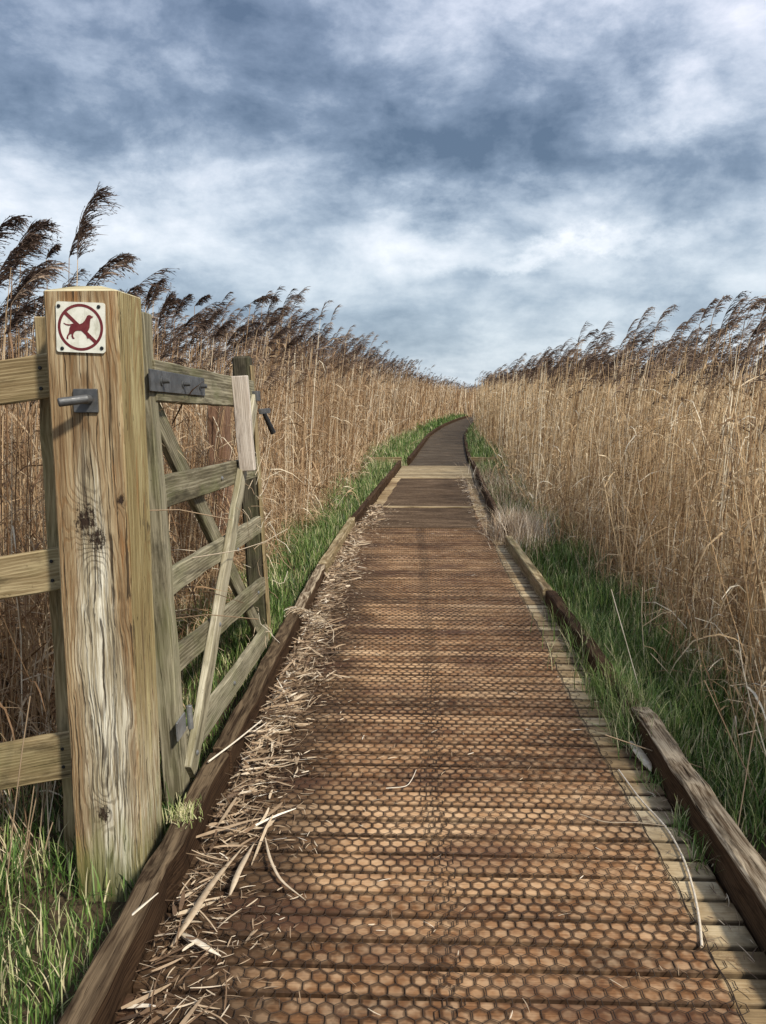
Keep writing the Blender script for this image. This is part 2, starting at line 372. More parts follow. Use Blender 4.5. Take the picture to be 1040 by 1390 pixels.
def soil_mat():
    m, g, b = new_mat('reedbed_soil'); pos = g.node('ShaderNodeNewGeometry').outputs['Position']
    n = g.noise(pos, 2.2, 6, .65); n2 = g.noise(pos, 26, 6, .7)
    col = g.ramp(g.m('ADD', g.m('MULTIPLY', n, .5), g.m('MULTIPLY', n2, .5)), [(.3, (.025, .018, .01)), (.52, (.07, .05, .028)), (.7, (.17, .125, .07))])
    finish(g, b, col, .95, n2, .8, .02); return m
M_SOIL = soil_mat()
def mat_mat(nm='grip_surface', k=(1., 1., 1.)):
    m, g, b = new_mat(nm); pos = g.node('ShaderNodeNewGeometry').outputs['Position']
    n = g.noise(g.v('MULTIPLY', pos, (1.2, 5, 1)), 1, 6, .65); n2 = g.noise(pos, 45, 4, .7); n3 = g.noise(g.v('MULTIPLY', pos, (3, 26, 1)), 1, 4, .7)
    f = g.m('ADD', g.m('MULTIPLY', n, .45), g.m('ADD', g.m('MULTIPLY', n2, .35), g.m('MULTIPLY', n3, .40)))
    col = g.ramp(f, [(.42, (.024, .015, .009)), (.58, (.072, .047, .029)), (.78, (.24, .17, .11))])
    col = g.mix(1., col, k, 'MULTIPLY')
    yy = g.xyz(pos)[1]
    ln = g.m('ABSOLUTE', g.m('SUBTRACT', g.m('FRACT', g.m('DIVIDE', yy, .1045*1.4)), .5))
    col = g.mix(g.m('MULTIPLY', g.mr(ln, .0, .10, .65, 0.), g.mr(n, .35, .6, .2, 1.)), col, (.02, .012, .008))
    sc_ = g.mr(g.noise(g.v('MULTIPLY', pos, (2, 3.3, 1)), 1, 6, .7), .56, .7, 0., .5)
    col = g.mix(sc_, col, (.22, .15, .10))
    finish(g, b, col, .9, n2, .6, .005, .08); return m
M_MAT = mat_mat(); M_PATH = mat_mat('grey_path_surface', (.80, .92, 1.05))

# ------------------------------------------------------------------ ground
GZ = -.09
def ground():
    a = np.concatenate([-np.geomspace(2500, 14, 14), np.linspace(-12, 12, 97), np.geomspace(14, 2500, 14)])
    b = np.concatenate([[-300, -60, -10], np.linspace(-2, 60, 249), np.geomspace(64, 3000, 16)])
    X, Y = np.meshgrid(a, b, indexing='ij')
    h = GZ+.02*np.sin(X*3.1+Y*1.7)+.015*np.sin(X*7.3-Y*5.1)
    h = np.where((np.abs(X) < 1.2) & (Y < 17), np.minimum(h, -.13), h)
    lf = np.clip((-1.15-X)/1.5, 0, 1)*np.clip((3.0-Y)/1.5, 0, 1)
    h -= .12*lf
    V = np.stack([X, Y, h], -1).reshape(-1, 3); na, nb = X.shape
    i, j = np.meshgrid(np.arange(na-1), np.arange(nb-1), indexing='ij'); q = (i*nb+j).ravel()
    F = np.stack([q, q+nb, q+nb+1, q+1], -1)
    o = mesh_obj('ground', V, F, M_SOIL, smooth=True)
    tag(o, 'dark damp soil under the reeds and grass', 'ground', kind='structure')
ground()

# ------------------------------------------------------------------ boardwalk
bw = empty('boardwalk'); tag(bw, 'brown timber boardwalk covered with hexagonal wire netting', 'boardwalk', kind='structure')
PIT = .1045
planks_far = []
def left_edge(y): return -.675 if y < 8.6 else -.60+(y-8.6)*.050
def right_edge(y): return .925 if y < 6.5 else (.925-.02*(y-6.5) if y < 8.6 else .885+(y-8.6)*.036)
y0 = .45; n = 0
while y0 < 14.0:
    l, r = left_edge(y0)-.02+random.gauss(0, .006), right_edge(y0)-.005+random.gauss(0, .006)
    sk = random.gauss(0, .0012); zt = random.gauss(0, .0012)
    o = beam('plank', (l, y0+PIT/2-sk, -.017+zt), (r, y0+PIT/2+sk, -.017-zt*.5), PIT-.014-abs(random.gauss(0, .0022)), .034, M_PLANK, bw, bev=.0035, seg=10, jit=.0005)
    if n >= 96: planks_far.append(o)
    y0 += PIT; n += 1
o = join_data(planks_far, 'far_planks', M_PLANKFAR, bw); o['kind'] = 'stuff'
def slab(name, pts, z0, z1, mat, parent):
    n = len(pts); vs_ = [(p[0], p[1], z1) for p in pts]+[(p[0], p[1], z0) for p in pts]
    fs = [tuple(range(n))]+[tuple(range(n, 2*n))[::-1]]+[(i, i+n, (i+1) % n+n, (i+1) % n) for i in range(n)]
    return mesh_obj(name, vs_, fs, mat, parent)
# anti-slip sheets on the far half, between netting and landing
def sheet(ya, yb, nm='grip_sheet'):
    pts = []
    ys = np.linspace(ya, yb, 12)
    for q in ys: pts.append((left_edge(q)+.12+.012*math.sin(q*7), q))
    for q in ys[::-1]: pts.append((right_edge(q)-.19+.010*math.sin(q*9), q))
    return slab(nm, pts[::-1], .002, .009, M_MAT, bw)
sheet(8.75, 10.28); sheet(10.42, 13.85)
beam('cross_board', (left_edge(10.35), 10.35, .004), (right_edge(10.35)-.02, 10.35, .004), .08, .026, M_LAND, bw)
for i in range(8):
    q = 14.13+i*.285
    beam('landing_board', (left_edge(q)-.0, q, -.012), (right_edge(q)+.02, q, -.012), .272, .04, M_LAND, bw)
# netting: two widths of hexagonal wire with an overlap
def netting(x0, x1, ya, yb, ox, oy, seed):
    r_ = np.random.default_rng(seed); segs = []
    ni = int((x1-x0)/A); nj = int((yb-ya)/(A*.8660254))
    i0 = int(math.ceil(x0/A)); j0 = int(math.ceil(ya/(A*.8660254)))
    c = A/math.sqrt(3)
    for j in range(j0, j0+nj):
        for i in range(i0, i0+ni):
            cx, cy = i*A+(A/2 if j % 2 else 0)-ox, j*A*.8660254-oy
            top, ul, ll, bot = (cx, cy+c), (cx-A/2, cy+c/2), (cx-A/2, cy-c/2), (cx, cy-c)
            segs += [(ul, ll, 1), (ul, top, 0), (ll, bot, 0)]
            if i == i0+ni-1: segs += [((cx+A/2, cy+c/2), (cx+A/2, cy-c/2), 1)]
            ur, lr = (cx+A/2, cy+c/2), (cx+A/2, cy-c/2)
            segs += [(top, ur, 0), (bot, lr, 0)] if i == i0+ni-1 else []
    P0 = np.array([s[0] for s in segs]); P1 = np.array([s[1] for s in segs]); tw = np.array([s[2] for s in segs])
    def pl(P):
        wx, wy = warp(P[:, 0], P[:, 1])
        jx = .0028*np.sin(P[:, 0]*913+P[:, 1]*517); jy = .0028*np.sin(P[:, 0]*411-P[:, 1]*739)
        z = .0026+.0015*np.sin(P[:, 0]*23+1)*np.sin(P[:, 1]*17)+(.002*np.sin(P[:, 0]*3.1+P[:, 1]*5.3)**2)
        return np.stack([P[:, 0]-wx+jx, P[:, 1]-wy+jy, z+(.0015 if ox else 0)], -1)
    a, b_ = pl(P0), pl(P1); m_ = (a+b_)/2+np.stack([r_.normal(0, .0007, len(a)), r_.normal(0, .0007, len(a)), np.zeros(len(a))], -1)
    Pt = np.stack([a, m_, b_], 1); rad = np.where(tw, .0014, .0008)
    V, F = tubes(Pt, np.repeat(rad[:, None], 3, 1), 3)
    o = mesh_obj('wire_netting', V, F, M_WIRE, bw)
netting(-.66, .13, .45, 8.75, 0, 0, 1)
netting(.06, .79, .45, 8.75, .013, .011, 2)
# selvedge wire along the right hand edge
q = np.linspace(.45, 8.75, 400)
Pt = np.stack([.772-.012*np.sin(2.1*q)+.004*np.sin(31*q), q, .004+.0015*np.sin(q*19)], -1)[None]
V, F = tubes(Pt, np.full((1, 400), .0018), 4); mesh_obj('edge_wire', V, F, M_WIRE, bw)

# kerb timbers
def kerb(p0, p1, w, h, mat, jit=.002, name='kerb_timber', z=None):
    zc = (h/2-.03) if z is None else z
    return beam(name, (p0[0], p0[1], zc), (p1[0], p1[1], zc), w, h, mat, bw, bev=.007, jit=jit)
H0 = .15
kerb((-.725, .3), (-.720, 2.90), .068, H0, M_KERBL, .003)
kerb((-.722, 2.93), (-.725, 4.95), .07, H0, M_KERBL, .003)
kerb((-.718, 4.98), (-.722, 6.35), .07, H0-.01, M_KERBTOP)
kerb((-.715, 6.38), (-.66, 8.75), .07, H0-.005, M_KERBPALE)
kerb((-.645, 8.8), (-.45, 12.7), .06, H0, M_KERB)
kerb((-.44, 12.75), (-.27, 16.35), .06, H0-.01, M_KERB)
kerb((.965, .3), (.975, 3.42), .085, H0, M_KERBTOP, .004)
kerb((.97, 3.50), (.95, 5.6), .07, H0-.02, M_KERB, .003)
kerb((.935, 5.63), (.905, 7.75), .07, H0-.02, M_KERBPALE)
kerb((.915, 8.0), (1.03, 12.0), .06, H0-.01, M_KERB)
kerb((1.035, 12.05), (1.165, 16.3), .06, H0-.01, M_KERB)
# landing kerbs that step out to either side
kerb((1.18, 17.25), (1.78, 17.3), .08, .13, M_KERBPALE)
kerb((1.80, 17.2), (1.72, 14.7), .07, .10, M_KERBPALE)
kerb((-.98, 17.2), (-.25, 17.25), .07, .13, M_KERBPALE)
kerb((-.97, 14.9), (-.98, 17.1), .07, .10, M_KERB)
# far path
PC = [(.50, 16.4, .62), (.55, 17.3, .58), (.82, 22.5, .56), (1.12, 27.8, .55), (1.55, 32.5, .54), (2.1, 37.5, .54), (3.0, 44, .54), (3.75, 48.5, .54), (5.2, 53, .55), (8.5, 57, .6), (14, 60, .6)]
pc = np.array(PC)
yy = np.linspace(16.42, 48.5, 60)
cx = np.interp(yy, pc[:, 1], pc[:, 0]); hw = np.interp(yy, pc[:, 1], pc[:, 2])
# smooth
ker = np.ones(5)/5; cxs = np.convolve(np.pad(cx, 2, 'edge'), ker, 'valid')
pts = list(zip(cxs+hw, yy))+list(zip((cxs-hw)[::-1], yy[::-1]))
pts = [(p[0], p[1]) for p in list(zip(cxs+hw, yy))]+[(6.2, 52.5), (9, 56), (9, 57.5), (4.6, 53)]+[(p[0], p[1]) for p in zip((cxs-hw)[::-1], yy[::-1])]
po = slab('path', pts, -.06, -.004, M_PATH, None); tag(po, 'narrow dark path curving right between the reeds beyond the landing', 'path', kind='structure')
def strip_kerb(offs, w, z0, z1, mat, name, k0=0, k1=60):
    # one timber run following the path; cut in lengths
    for s in range(k0, k1-1, 6):
        e = min(s+6, k1-1)
        if e <= s: break
        a, b_ = (cxs[s]+offs*(hw[s]+.04), yy[s]), (cxs[e]+offs*(hw[e]+.04), yy[e]-.03)
        beam(name, (a[0], a[1], (z0+z1)/2), (b_[0], b_[1], (z0+z1)/2), w, z1-z0, mat, po, jit=.004)
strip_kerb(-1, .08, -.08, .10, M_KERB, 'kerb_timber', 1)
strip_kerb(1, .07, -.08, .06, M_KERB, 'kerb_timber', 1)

# ------------------------------------------------------------------ near gate post
def post_mat():
    m, g, b = new_mat('knotty_post_wood')
    p = g.node('ShaderNodeTexCoord').outputs['Object']; X, Y, Z = g.xyz(p)      # X,Y across, Z up, origin at base centre
    nrm = g.xyz(g.node('ShaderNodeNewGeometry').outputs['Normal'])
    front = g.mr(nrm[1], -.8, -.5, 1., 0.)
    side = g.m('MULTIPLY', g.m('SUBTRACT', 1, front), 1)
    wob = g.m('ADD', g.m('MULTIPLY', g.m('SUBTRACT', g.noise(g.v('MULTIPLY', p, (9, 9, 2.4)), 1, 4, .55), .5), .07), g.m('MULTIPLY', g.m('SUBTRACT', g.noise(g.v('MULTIPLY', p, (60, 60, 9)), 1, 3, .6), .5), .012))
    u = g.m('ADD', g.m('ADD', g.m('MULTIPLY', X, front), g.m('MULTIPLY', g.m('SUBTRACT', Y, .06), side)), wob)
    dz = g.m('MULTIPLY', g.m('SUBTRACT', Z, .72), .085)
    field = g.m('SQRT', g.m('ADD', g.m('MULTIPLY', g.m('MULTIPLY', u, 1.), u), g.m('ADD', g.m('MULTIPLY', dz, dz), .00002)))
    KN = [(-.016, 1.175, .034, .060), (.016, 1.125, .024, .03), (-.010, .262, .020, .036), (.088, 1.24, .012, .02)]
    knot = None; spot = None
    for (kx, kz, s, amp) in KN:
        dx = g.m('DIVIDE', g.m('SUBTRACT', X, kx), s); dk = g.m('DIVIDE', g.m('SUBTRACT', Z, kz), s*1.5)
        r2 = g.m('ADD', g.m('MULTIPLY', dx, dx), g.m('MULTIPLY', dk, dk))
        e = g.m('MULTIPLY', g.m('EXPONENT', g.m('MULTIPLY', r2, -.38)), front)
        sp = g.m('MULTIPLY', g.mr(g.m('ADD', r2, g.m('MULTIPLY', g.m('SUBTRACT', g.noise(g.v('MULTIPLY', p, (95, 95, 50)), 1, 4, .65), .5), 5.0)), .0, 1.0, 1., 0.), front)
        field = g.m('MULTIPLY_ADD', e, amp, field)
        spot = sp if spot is None else g.m('MAXIMUM', spot, sp)
        knot = e if knot is None else g.m('MAXIMUM', knot, e)
    # knot on the right side face
    dy = g.m('DIVIDE', g.m('SUBTRACT', Y, .075), .014); dk = g.m('DIVIDE', g.m('SUBTRACT', Z, 1.13), .04)
    r2 = g.m('ADD', g.m('MULTIPLY', dy, dy), g.m('MULTIPLY', dk, dk)); e2 = g.m('MULTIPLY', g.m('EXPONENT', g.m('MULTIPLY', r2, -.5)), side)
    field = g.m('MULTIPLY_ADD', e2, .02, field); spot = g.m('MAXIMUM', spot, g.m('MULTIPLY', g.mr(r2, .0, .35, .8, 0.), side))
    ring = g.m('SINE', g.m('MULTIPLY', field, 620.))
    ring = g.mr(ring, .0, 1., 0., 1.)
    ring = g.m('MULTIPLY', ring, g.mr(g.noise(g.v('MULTIPLY', p, (16, 16, 3)), 1, 3, .6), .3, .65, .35, 1.))
    fib = g.noise(g.v('MULTIPLY', p, (190, 190, 4.5)), 1, 4, .62)
    big = g.noise(g.v('MULTIPLY', p, (22, 22, 1.7)), 1, 4, .6)
    warm = g.ramp(g.m('ADD', g.m('MULTIPLY', fib, .45), g.m('MULTIPLY', big, .6)), [(.38, (.13, .075, .036)), (.52, (.30, .212, .115)), (.70, (.57, .47, .30))])
    pale = g.ramp(g.m('ADD', g.m('MULTIPLY', fib, .6), g.m('MULTIPLY', big, .5)), [(.40, (.17, .130, .080)), (.53, (.42, .36, .24)), (.68, (.82, .78, .64))])
    olive = g.ramp(g.m('ADD', g.m('MULTIPLY', fib, .5), g.m('MULTIPLY', big, .6)), [(.38, (.13, .095, .038)), (.53, (.28, .225, .105)), (.74, (.54, .48, .27))])
    # bleached strip up the middle of the front, wider lower down
    wz = g.mr(Z, .3, 1.5, .088, .036); cxm = g.m('MULTIPLY_ADD', g.m('SINE', g.m('MULTIPLY', Z, 4.)), .01, .008)
    bl = g.m('DIVIDE', g.m('ABSOLUTE', g.m('SUBTRACT', g.m('ADD', X, wob), cxm)), wz)
    bm = g.m('MULTIPLY', g.mr(bl, .55, 1.15, 1., 0.), g.m('MULTIPLY', front, g.mr(Z, 1.50, 1.25, .15, .95)))
    col = g.mix(side, g.mix(bm, warm, pale), olive)
    lowpale = g.m('MULTIPLY', g.mr(g.m('ADD', Z, g.m('MULTIPLY', g.m('SUBTRACT', big, .5), 1.4)), .75, .25, 0., .75), side)
    col = g.mix(lowpale, col, pale)
    dark = g.mix(bm, (.19, .10, .04), (.10, .075, .05))
    col = g.mix(g.m('MULTIPLY', ring, .62), col, dark)
    # grey weathering cracks inside the bleached strip
    ck = g.mr(g.noise(g.v('MULTIPLY', g.v('ADD', p, g.comb(wob, 0, 0)), (95, 95, 2.6)), 1, 3, .6, .8), .54, .64, 0., 1.)
    col = g.mix(g.m('MULTIPLY', ck, g.m('MULTIPLY_ADD', bm, .6, .10)), col, (.055, .042, .032))
    stn = g.mr(g.noise(g.v('MULTIPLY', p, (26, 26, 2.2)), 1, 4, .6), .56, .68, 0., .55)
    col = g.mix(g.m('MULTIPLY', stn, g.m('SUBTRACT', 1, bm)), col, (.26, .115, .035))
    col = g.mix(g.m('MULTIPLY', knot, .30), col, (.12, .08, .045))
    col = g.mix(spot, col, (.035, .022, .015))
    chk = g.mr(g.noise(g.v('MULTIPLY', g.v('ADD', p, g.comb(g.m('MULTIPLY', wob, .7), 0, 0)), (130, 130, 1.5)), 1, 3, .55, .3), .61, .655, 0., .85)
    col = g.mix(chk, col, (.03, .02, .013))
    spk = g.mr(g.noise(g.v('MULTIPLY', p, (150, 150, 22)), 1, 2, .6), .68, .74, 0., .6)
    col = g.mix(spk, col, (.05, .035, .02))
    gn = g.mr(g.m('ADD', Z, g.m('MULTIPLY', g.m('SUBTRACT', g.noise(g.v('MULTIPLY', p, (20, 20, 6)), 1, 4, .6), .5), .6)), .02, .30, .55, 0.)
    col = g.mix(gn, col, (.17, .20, .05))
    foot = g.mr(g.m('ADD', Z, g.m('MULTIPLY', g.m('SUBTRACT', fib, .5), .2)), .0, .14, .5, 0.)
    col = g.mix(foot, col, (.035, .04, .014))
    hgt = g.m('SUBTRACT', g.m('MULTIPLY', fib, .6), g.m('ADD', g.m('MULTIPLY', g.m('MULTIPLY', ck, bm), .8), g.m('MULTIPLY_ADD', spot, .9, g.m('ADD', chk, g.m('MULTIPLY', ring, .25)))))
    finish(g, b, col, .82, hgt, .8, .005, .15)
    return m
PX, PY, PH = -.940, 2.455, 1.83        # centre and height above z=-.10
gp = empty('gate_post', (PX, PY, -.10)); tag(gp, 'thick knotty square timber gate post beside the boardwalk, carrying the round dog sign', 'gate post')
def square_post(w, h, bev=.006, seg=24, jit=.0008):
    a = w/2; c = bev
    prof = [(-a+c, -a), (-a*.5, -a), (0, -a), (a*.5, -a), (a-c, -a), (a, -a+c), (a, -a*.4), (a, a*.4), (a, a-c), (a-c, a), (0, a), (-a+c, a), (-a, a-c), (-a, 0), (-a, -a+c)]
    K = len(prof); vs_, fs = [], []
    for i in range(seg+1):
        zz_ = (h*i/seg if i else -.22); jx, jy = random.gauss(0, jit), random.gauss(0, jit)
        for (x_, y_) in prof: vs_.append((x_+(jx+random.gauss(0, jit*.3) if i < seg else 0), y_+(jy if i < seg else 0), zz_))
    for i in range(seg):
        for j in range(K): fs.append((i*K+j, i*K+(j+1) % K, (i+1)*K+(j+1) % K, (i+1)*K+j))
    return prof, vs_, fs
prof, vs_, fs = square_post(.212, PH)
K = len(prof); o = mesh_obj('post_shaft', vs_, fs+[tuple(range(K))[::-1], tuple(range(24*K, 25*K))], post_mat(), gp)
cv = [(p[0]*1.0, p[1]*1.0, PH+.0005) for p in prof]+[(p[0]*.97, p[1]*.97, PH+.004) for p in prof]+[(p[0]*.35, p[1]*.35, PH+.0225) for p in prof]+[(0, 0, PH+.026)]
cf = [(r_*K+j, r_*K+(j+1) % K, (r_+1)*K+(j+1) % K, (r_+1)*K+j) for r_ in range(2) for j in range(K)]+[(2*K+j, 2*K+(j+1) % K, 3*K) for j in range(K)]
mesh_obj('weathered_top', cv, cf, M_CAP, gp)
# gudgeon: back plate with an upstand and a stub pin
fy = -.106
def lbox(name, c, s, mat, parent, bev=.002):
    return beam(name, (c[0]-s[0]/2, c[1], c[2]), (c[0]+s[0]/2, c[1], c[2]), s[1], s[2], mat, parent, bev=bev, seg=3, jit=0)
hx, hz = .004, 1.525
br = lbox('bracket_plate', (hx, fy-.004, hz), (.070, .008, .068), M_ZINC, gp)
a_ = cyl('a', (hx+.010, fy-.008, hz+.004), (hx+.010, fy-.040, hz+.004), .013, M_ZINC, gp)
c_ = cyl('c', (hx+.020, fy-.038, hz+.006), (hx-.048, fy-.080, hz-.004), .0125, M_ZINC, gp, 20)
o = join_data([a_, c_], 'bracket_pin', M_ZINC, gp)

# no-dogs sign
def flat(name, outline, y0_, y1_, mat, parent):
    n = len(outline); vs_ = [(p[0], y0_, p[1]) for p in outline]+[(p[0], y1_, p[1]) for p in outline]
    fs = [tuple(range(n)), tuple(range(n, 2*n))[::-1]]+[((i+1) % n, i, i+n, (i+1) % n+n) for i in range(n)]
    return mesh_obj(name, vs_, fs, mat, parent)
m_, g_, b_ = new_mat('sign_white'); n_ = g_.noise(g_.node('ShaderNodeTexCoord').outputs['Object'], 30, 5, .6)
gr_ = g_.noise(g_.v('MULTIPLY', g_.node('ShaderNodeTexCoord').outputs['Object'], (70, 70, 14)), 1, 5, .7)
finish(g_, b_, g_.mix(g_.mr(gr_, .52, .72, 0, .6), g_.mix(g_.mr(n_, .4, .75), (.74, .74, .65), (.56, .56, .46)), (.33, .31, .22)), .5, spec=.3); M_SW = m_
m_, g_, b_ = new_mat('sign_maroon'); n_ = g_.noise(g_.node('ShaderNodeTexCoord').outputs['Object'], 60, 4, .6)
finish(g_, b_, g_.mix(g_.mr(n_, .4, .75), (.125, .018, .022), (.17, .035, .035)), .5, spec=.3); M_SR = m_
sg = empty('prohibition_sign', (-.9400, 2.455-.1065, 1.630), (0, R(2.2), 0)); tag(sg, 'small square white sign with a maroon struck-through dog, screwed to the gate post', 'sign')
q = .0695; c = .007
ol = []
for (sx, sy) in ((1, 1), (-1, 1), (-1, -1), (1, -1)):
    a0 = {(1, 1): 0, (-1, 1): 90, (-1, -1): 180, (1, -1): 270}[(sx, sy)]
    for t in range(0, 91, 18): ol.append((sx*(q-c)+c*math.cos(R(a0+t)), sy*(q-c)+c*math.sin(R(a0+t))))
flat('panel', ol, -.006, 0, M_SW, sg)
k = .139/395.
n = 72; vs_ = []; fs = []
for i in range(n):
    for rr in (162*k, 184*k):
        for yv in (-.0066, -.0062): vs_.append((rr*math.cos(2*math.pi*i/n), yv, rr*math.sin(2*math.pi*i/n)))
for i in range(n):
    a, b_ = i*4, ((i+1) % n)*4
    fs += [(a, a+2, b_+2, b_), (a+2, a+3, b_+3, b_+2), (a+1, b_+1, b_+3, a+3), (a, b_, b_+1, a+1)]
mesh_obj('ring', vs_, [f[::-1] for f in fs], M_SR, sg)
def zp(x, y): return ((x-288)*k, -(y-318)*k)
sl = [zp(150, 212), zp(168, 190), zp(422, 422), zp(404, 444)]
flat('slash', sl[::-1], -.0068, -.0062, M_SR, sg)
dog = [(393, 229), (386, 241), (375, 244), (370, 256), (366, 275), (364, 300), (362, 318), (354, 336), (346, 348), (350, 366), (354, 384), (356, 402), (344, 403), (337, 386), (326, 366),
       (312, 350), (290, 344), (264, 344), (246, 350), (234, 364), (228, 380), (230, 396), (240, 404), (237, 410), (222, 409), (214, 390), (216, 372), (204, 374), (190, 388), (187, 402), (190, 412), (176, 413), (174, 400), (180, 384), (192, 366),
       (197, 348), (199, 328), (206, 312), (214, 306), (190, 307), (168, 302), (151, 290), (155, 286), (174, 295), (200, 297), (228, 290), (252, 285), (284, 292), (304, 284), (322, 266), (334, 246), (344, 226), (356, 219), (370, 220), (380, 227)]
flat('dog_shape', [zp(*p) for p in dog], -.0070, -.0062, M_SR, sg)
for (sx, sy) in ((-174, -162), (150, -166), (-150, 170), (172, 158)):
    cyl('screw', (sx*k, -.0055, -sy*k), (sx*k, -.0085, -sy*k), .0052, M_BLACK, sg, 12, dome=.001)

# ------------------------------------------------------------------ left fence
fn = empty('fence', (-1.10, 2.50, -.1)); tag(fn, 'three rail timber fence running left from the gate post', 'fence')
def F(px, py, pz): return (px+1.10, py-2.50, pz+.1)
for (zr, zl, hh) in ((1.502, 1.338, .128), (.923, .700, .128), (.322, .075, .145)):
    # z at x=-1.05 and at x=-1.95
    o = beam('rail', F(-1.045, 2.44, zr), F(-2.25, 2.44, zl), .04, hh, M_FENCE, fn, bev=.004, jit=.0015)
beam('fence_upright', F(-1.112, 2.60, -.25), F(-1.112, 2.60, 1.68), .09, .12, M_FENCE, fn, up=(1, 0, 0), jit=.002)
for zr in (1.502, .923, .322):
    for dz_ in (.028, -.032):
        cyl('rail_nail', F(-1.098, 2.421, zr+dz_-.01), F(-1.098, 2.4165, zr+dz_-.01), .0055, M_BLACK, fn, 10)
beam('fence_upright', F(-2.2, 2.5, -.45), F(-2.2, 2.5, 1.4), .09, .13, M_FENCE, fn, up=(1, 0, 0), jit=.002)

# ------------------------------------------------------------------ five-bar gate, swung open along the boardwalk
gt = empty('field_gate', (-.9, 2.80, 0), (0, R(-2.57), 0)); tag(gt, 'weathered wooden five bar gate standing open along the left side of the boardwalk', 'gate')
# local: x = thickness (+x towards boardwalk), y along the gate, z up; lean handled by the empty (top leans left)
Z0 = 1.5
sh = .067                                                  # undo the lean at z=1.5
def Gp(x, y, z): return (x+sh, y, z)
beam('hinge_stile', Gp(-.035, .045, -.06), Gp(-.035, .045, 1.715), .075, .085, M_GATE, gt, up=(0, 1, 0), jit=.0015)
# rails (y 0..1.78): heights taken at both ends, sagging slightly away from the hinge
def rail(name, za, zb, hh, ya=.09, yb=1.82, mat=M_GATE, th=.030):
    return beam(name, Gp(-.018, ya, za), Gp(-.018, yb, zb), th, hh, mat, gt, jit=.0012)
rail('top_rail', 1.488, 1.436, .145, .06, 1.84, M_GATE, .050)
rail('rail', 1.095, 1.030, .115)
rail('rail', .765, .700, .095)
rail('rail', .470, .345, .095)
rail('rail', .115, .052, .115)
beam('shutting_stile', Gp(-.085, 1.99, -.12), Gp(-.085, 1.99, 1.655), .10, .105, M_GATEDARK, gt, up=(0, 1, 0), bev=.012, jit=.002)
beam('stile_lit_face', Gp(-.028, 1.985, -.10), Gp(-.028, 1.985, 1.60), .09, .010, M_FENCE, gt, up=(1, 0, 0), jit=.0)  # added pale strip: the stile's sunlit right face put into colour
# diagonal braces: one behind the rails falling away, one in front rising away
beam('rear_brace', Gp(-.052, .12, 1.44), Gp(-.052, 1.84, .04), .028, .105, M_GATE, gt, jit=.001)
beam('front_brace', Gp(.013, 1.78, 1.40), Gp(.013, .06, .05), .028, .095, M_GATE2, gt, jit=.001)
beam('batten', Gp(.052, 1.36, 1.052), Gp(.046, 1.33, 1.545), .045, .115, M_PALE, gt, up=(0, 1, 0), jit=.001) if False else \
beam('batten', Gp(.048, 1.30, 1.055), Gp(.044, 1.28, 1.525), .05, .078, M_PALE, gt, up=(1, 0, 0), jit=.001)
# hinge strap with three bolts
hs = beam('hinge_strap', Gp(.0115, -.02, 1.488), Gp(.0115, .70, 1.468), .006, .075, M_ZINC, gt, bev=.0015, jit=0)
for yb in (.10, .37, .62):
    z_ = 1.488-.028*(yb+.02)
    b = cyl('strap_bolt', Gp(.014, yb, z_), Gp(.019, yb, z_), .016, M_ZINC, hs, 14); b.matrix_basis = hs.matrix_basis.inverted() @ b.matrix_basis
    b = cyl('strap_bolt', Gp(.019, yb, z_), Gp(.044, yb, z_), .0085, M_ZINC, hs, 12); b.matrix_basis = hs.matrix_basis.inverted() @ b.matrix_basis
lh = beam('lower_hinge', Gp(.006, -.03, .245), Gp(.006, .075, .245), .006, .07, M_ZINCL, gt, bev=.0015, jit=0)
cyl('lower_hinge_bolt', Gp(.022, .085, .21), Gp(.022, .085, .30), .011, M_ZINCL, gt)
for (yb, zb, xx) in ((.95, 1.055, .0), (1.60, .355, .0), (.95, .745, .0), (1.68, 1.03, 0), (.90, .09, .0), (.60, .46, .028), (1.05, .70, .028), (.12, .10, .028), (1.42, 1.06, .028)):
    cyl('coach_bolt', Gp(xx-.003, yb, zb), Gp(xx+.003, yb, zb), .010, M_ZINCL, gt, 12, dome=.004)
lt = lbox('latch_plate', Gp(.022, 1.80, 1.425), (.03, .09, .055), M_ZINC, gt)
lb = lbox('latch_bolt', Gp(.00, 2.15, 1.335), (.02, .30, .03), M_ZINC, gt)
la = cyl('latch_handle', Gp(.005, 2.10, 1.322), Gp(.045, 2.14, 1.20), .013, M_BLACK, gt, 12, .017)
# receiving post further back
bp = beam('latch_post', (-1.36, 5.75, -.3), (-1.36, 5.75, 1.40), .17, .12, M_BACKPOST, None, up=(1, 0, 0), jit=.003)
tag(bp, 'brown square post standing in the reeds behind the open gate', 'post')

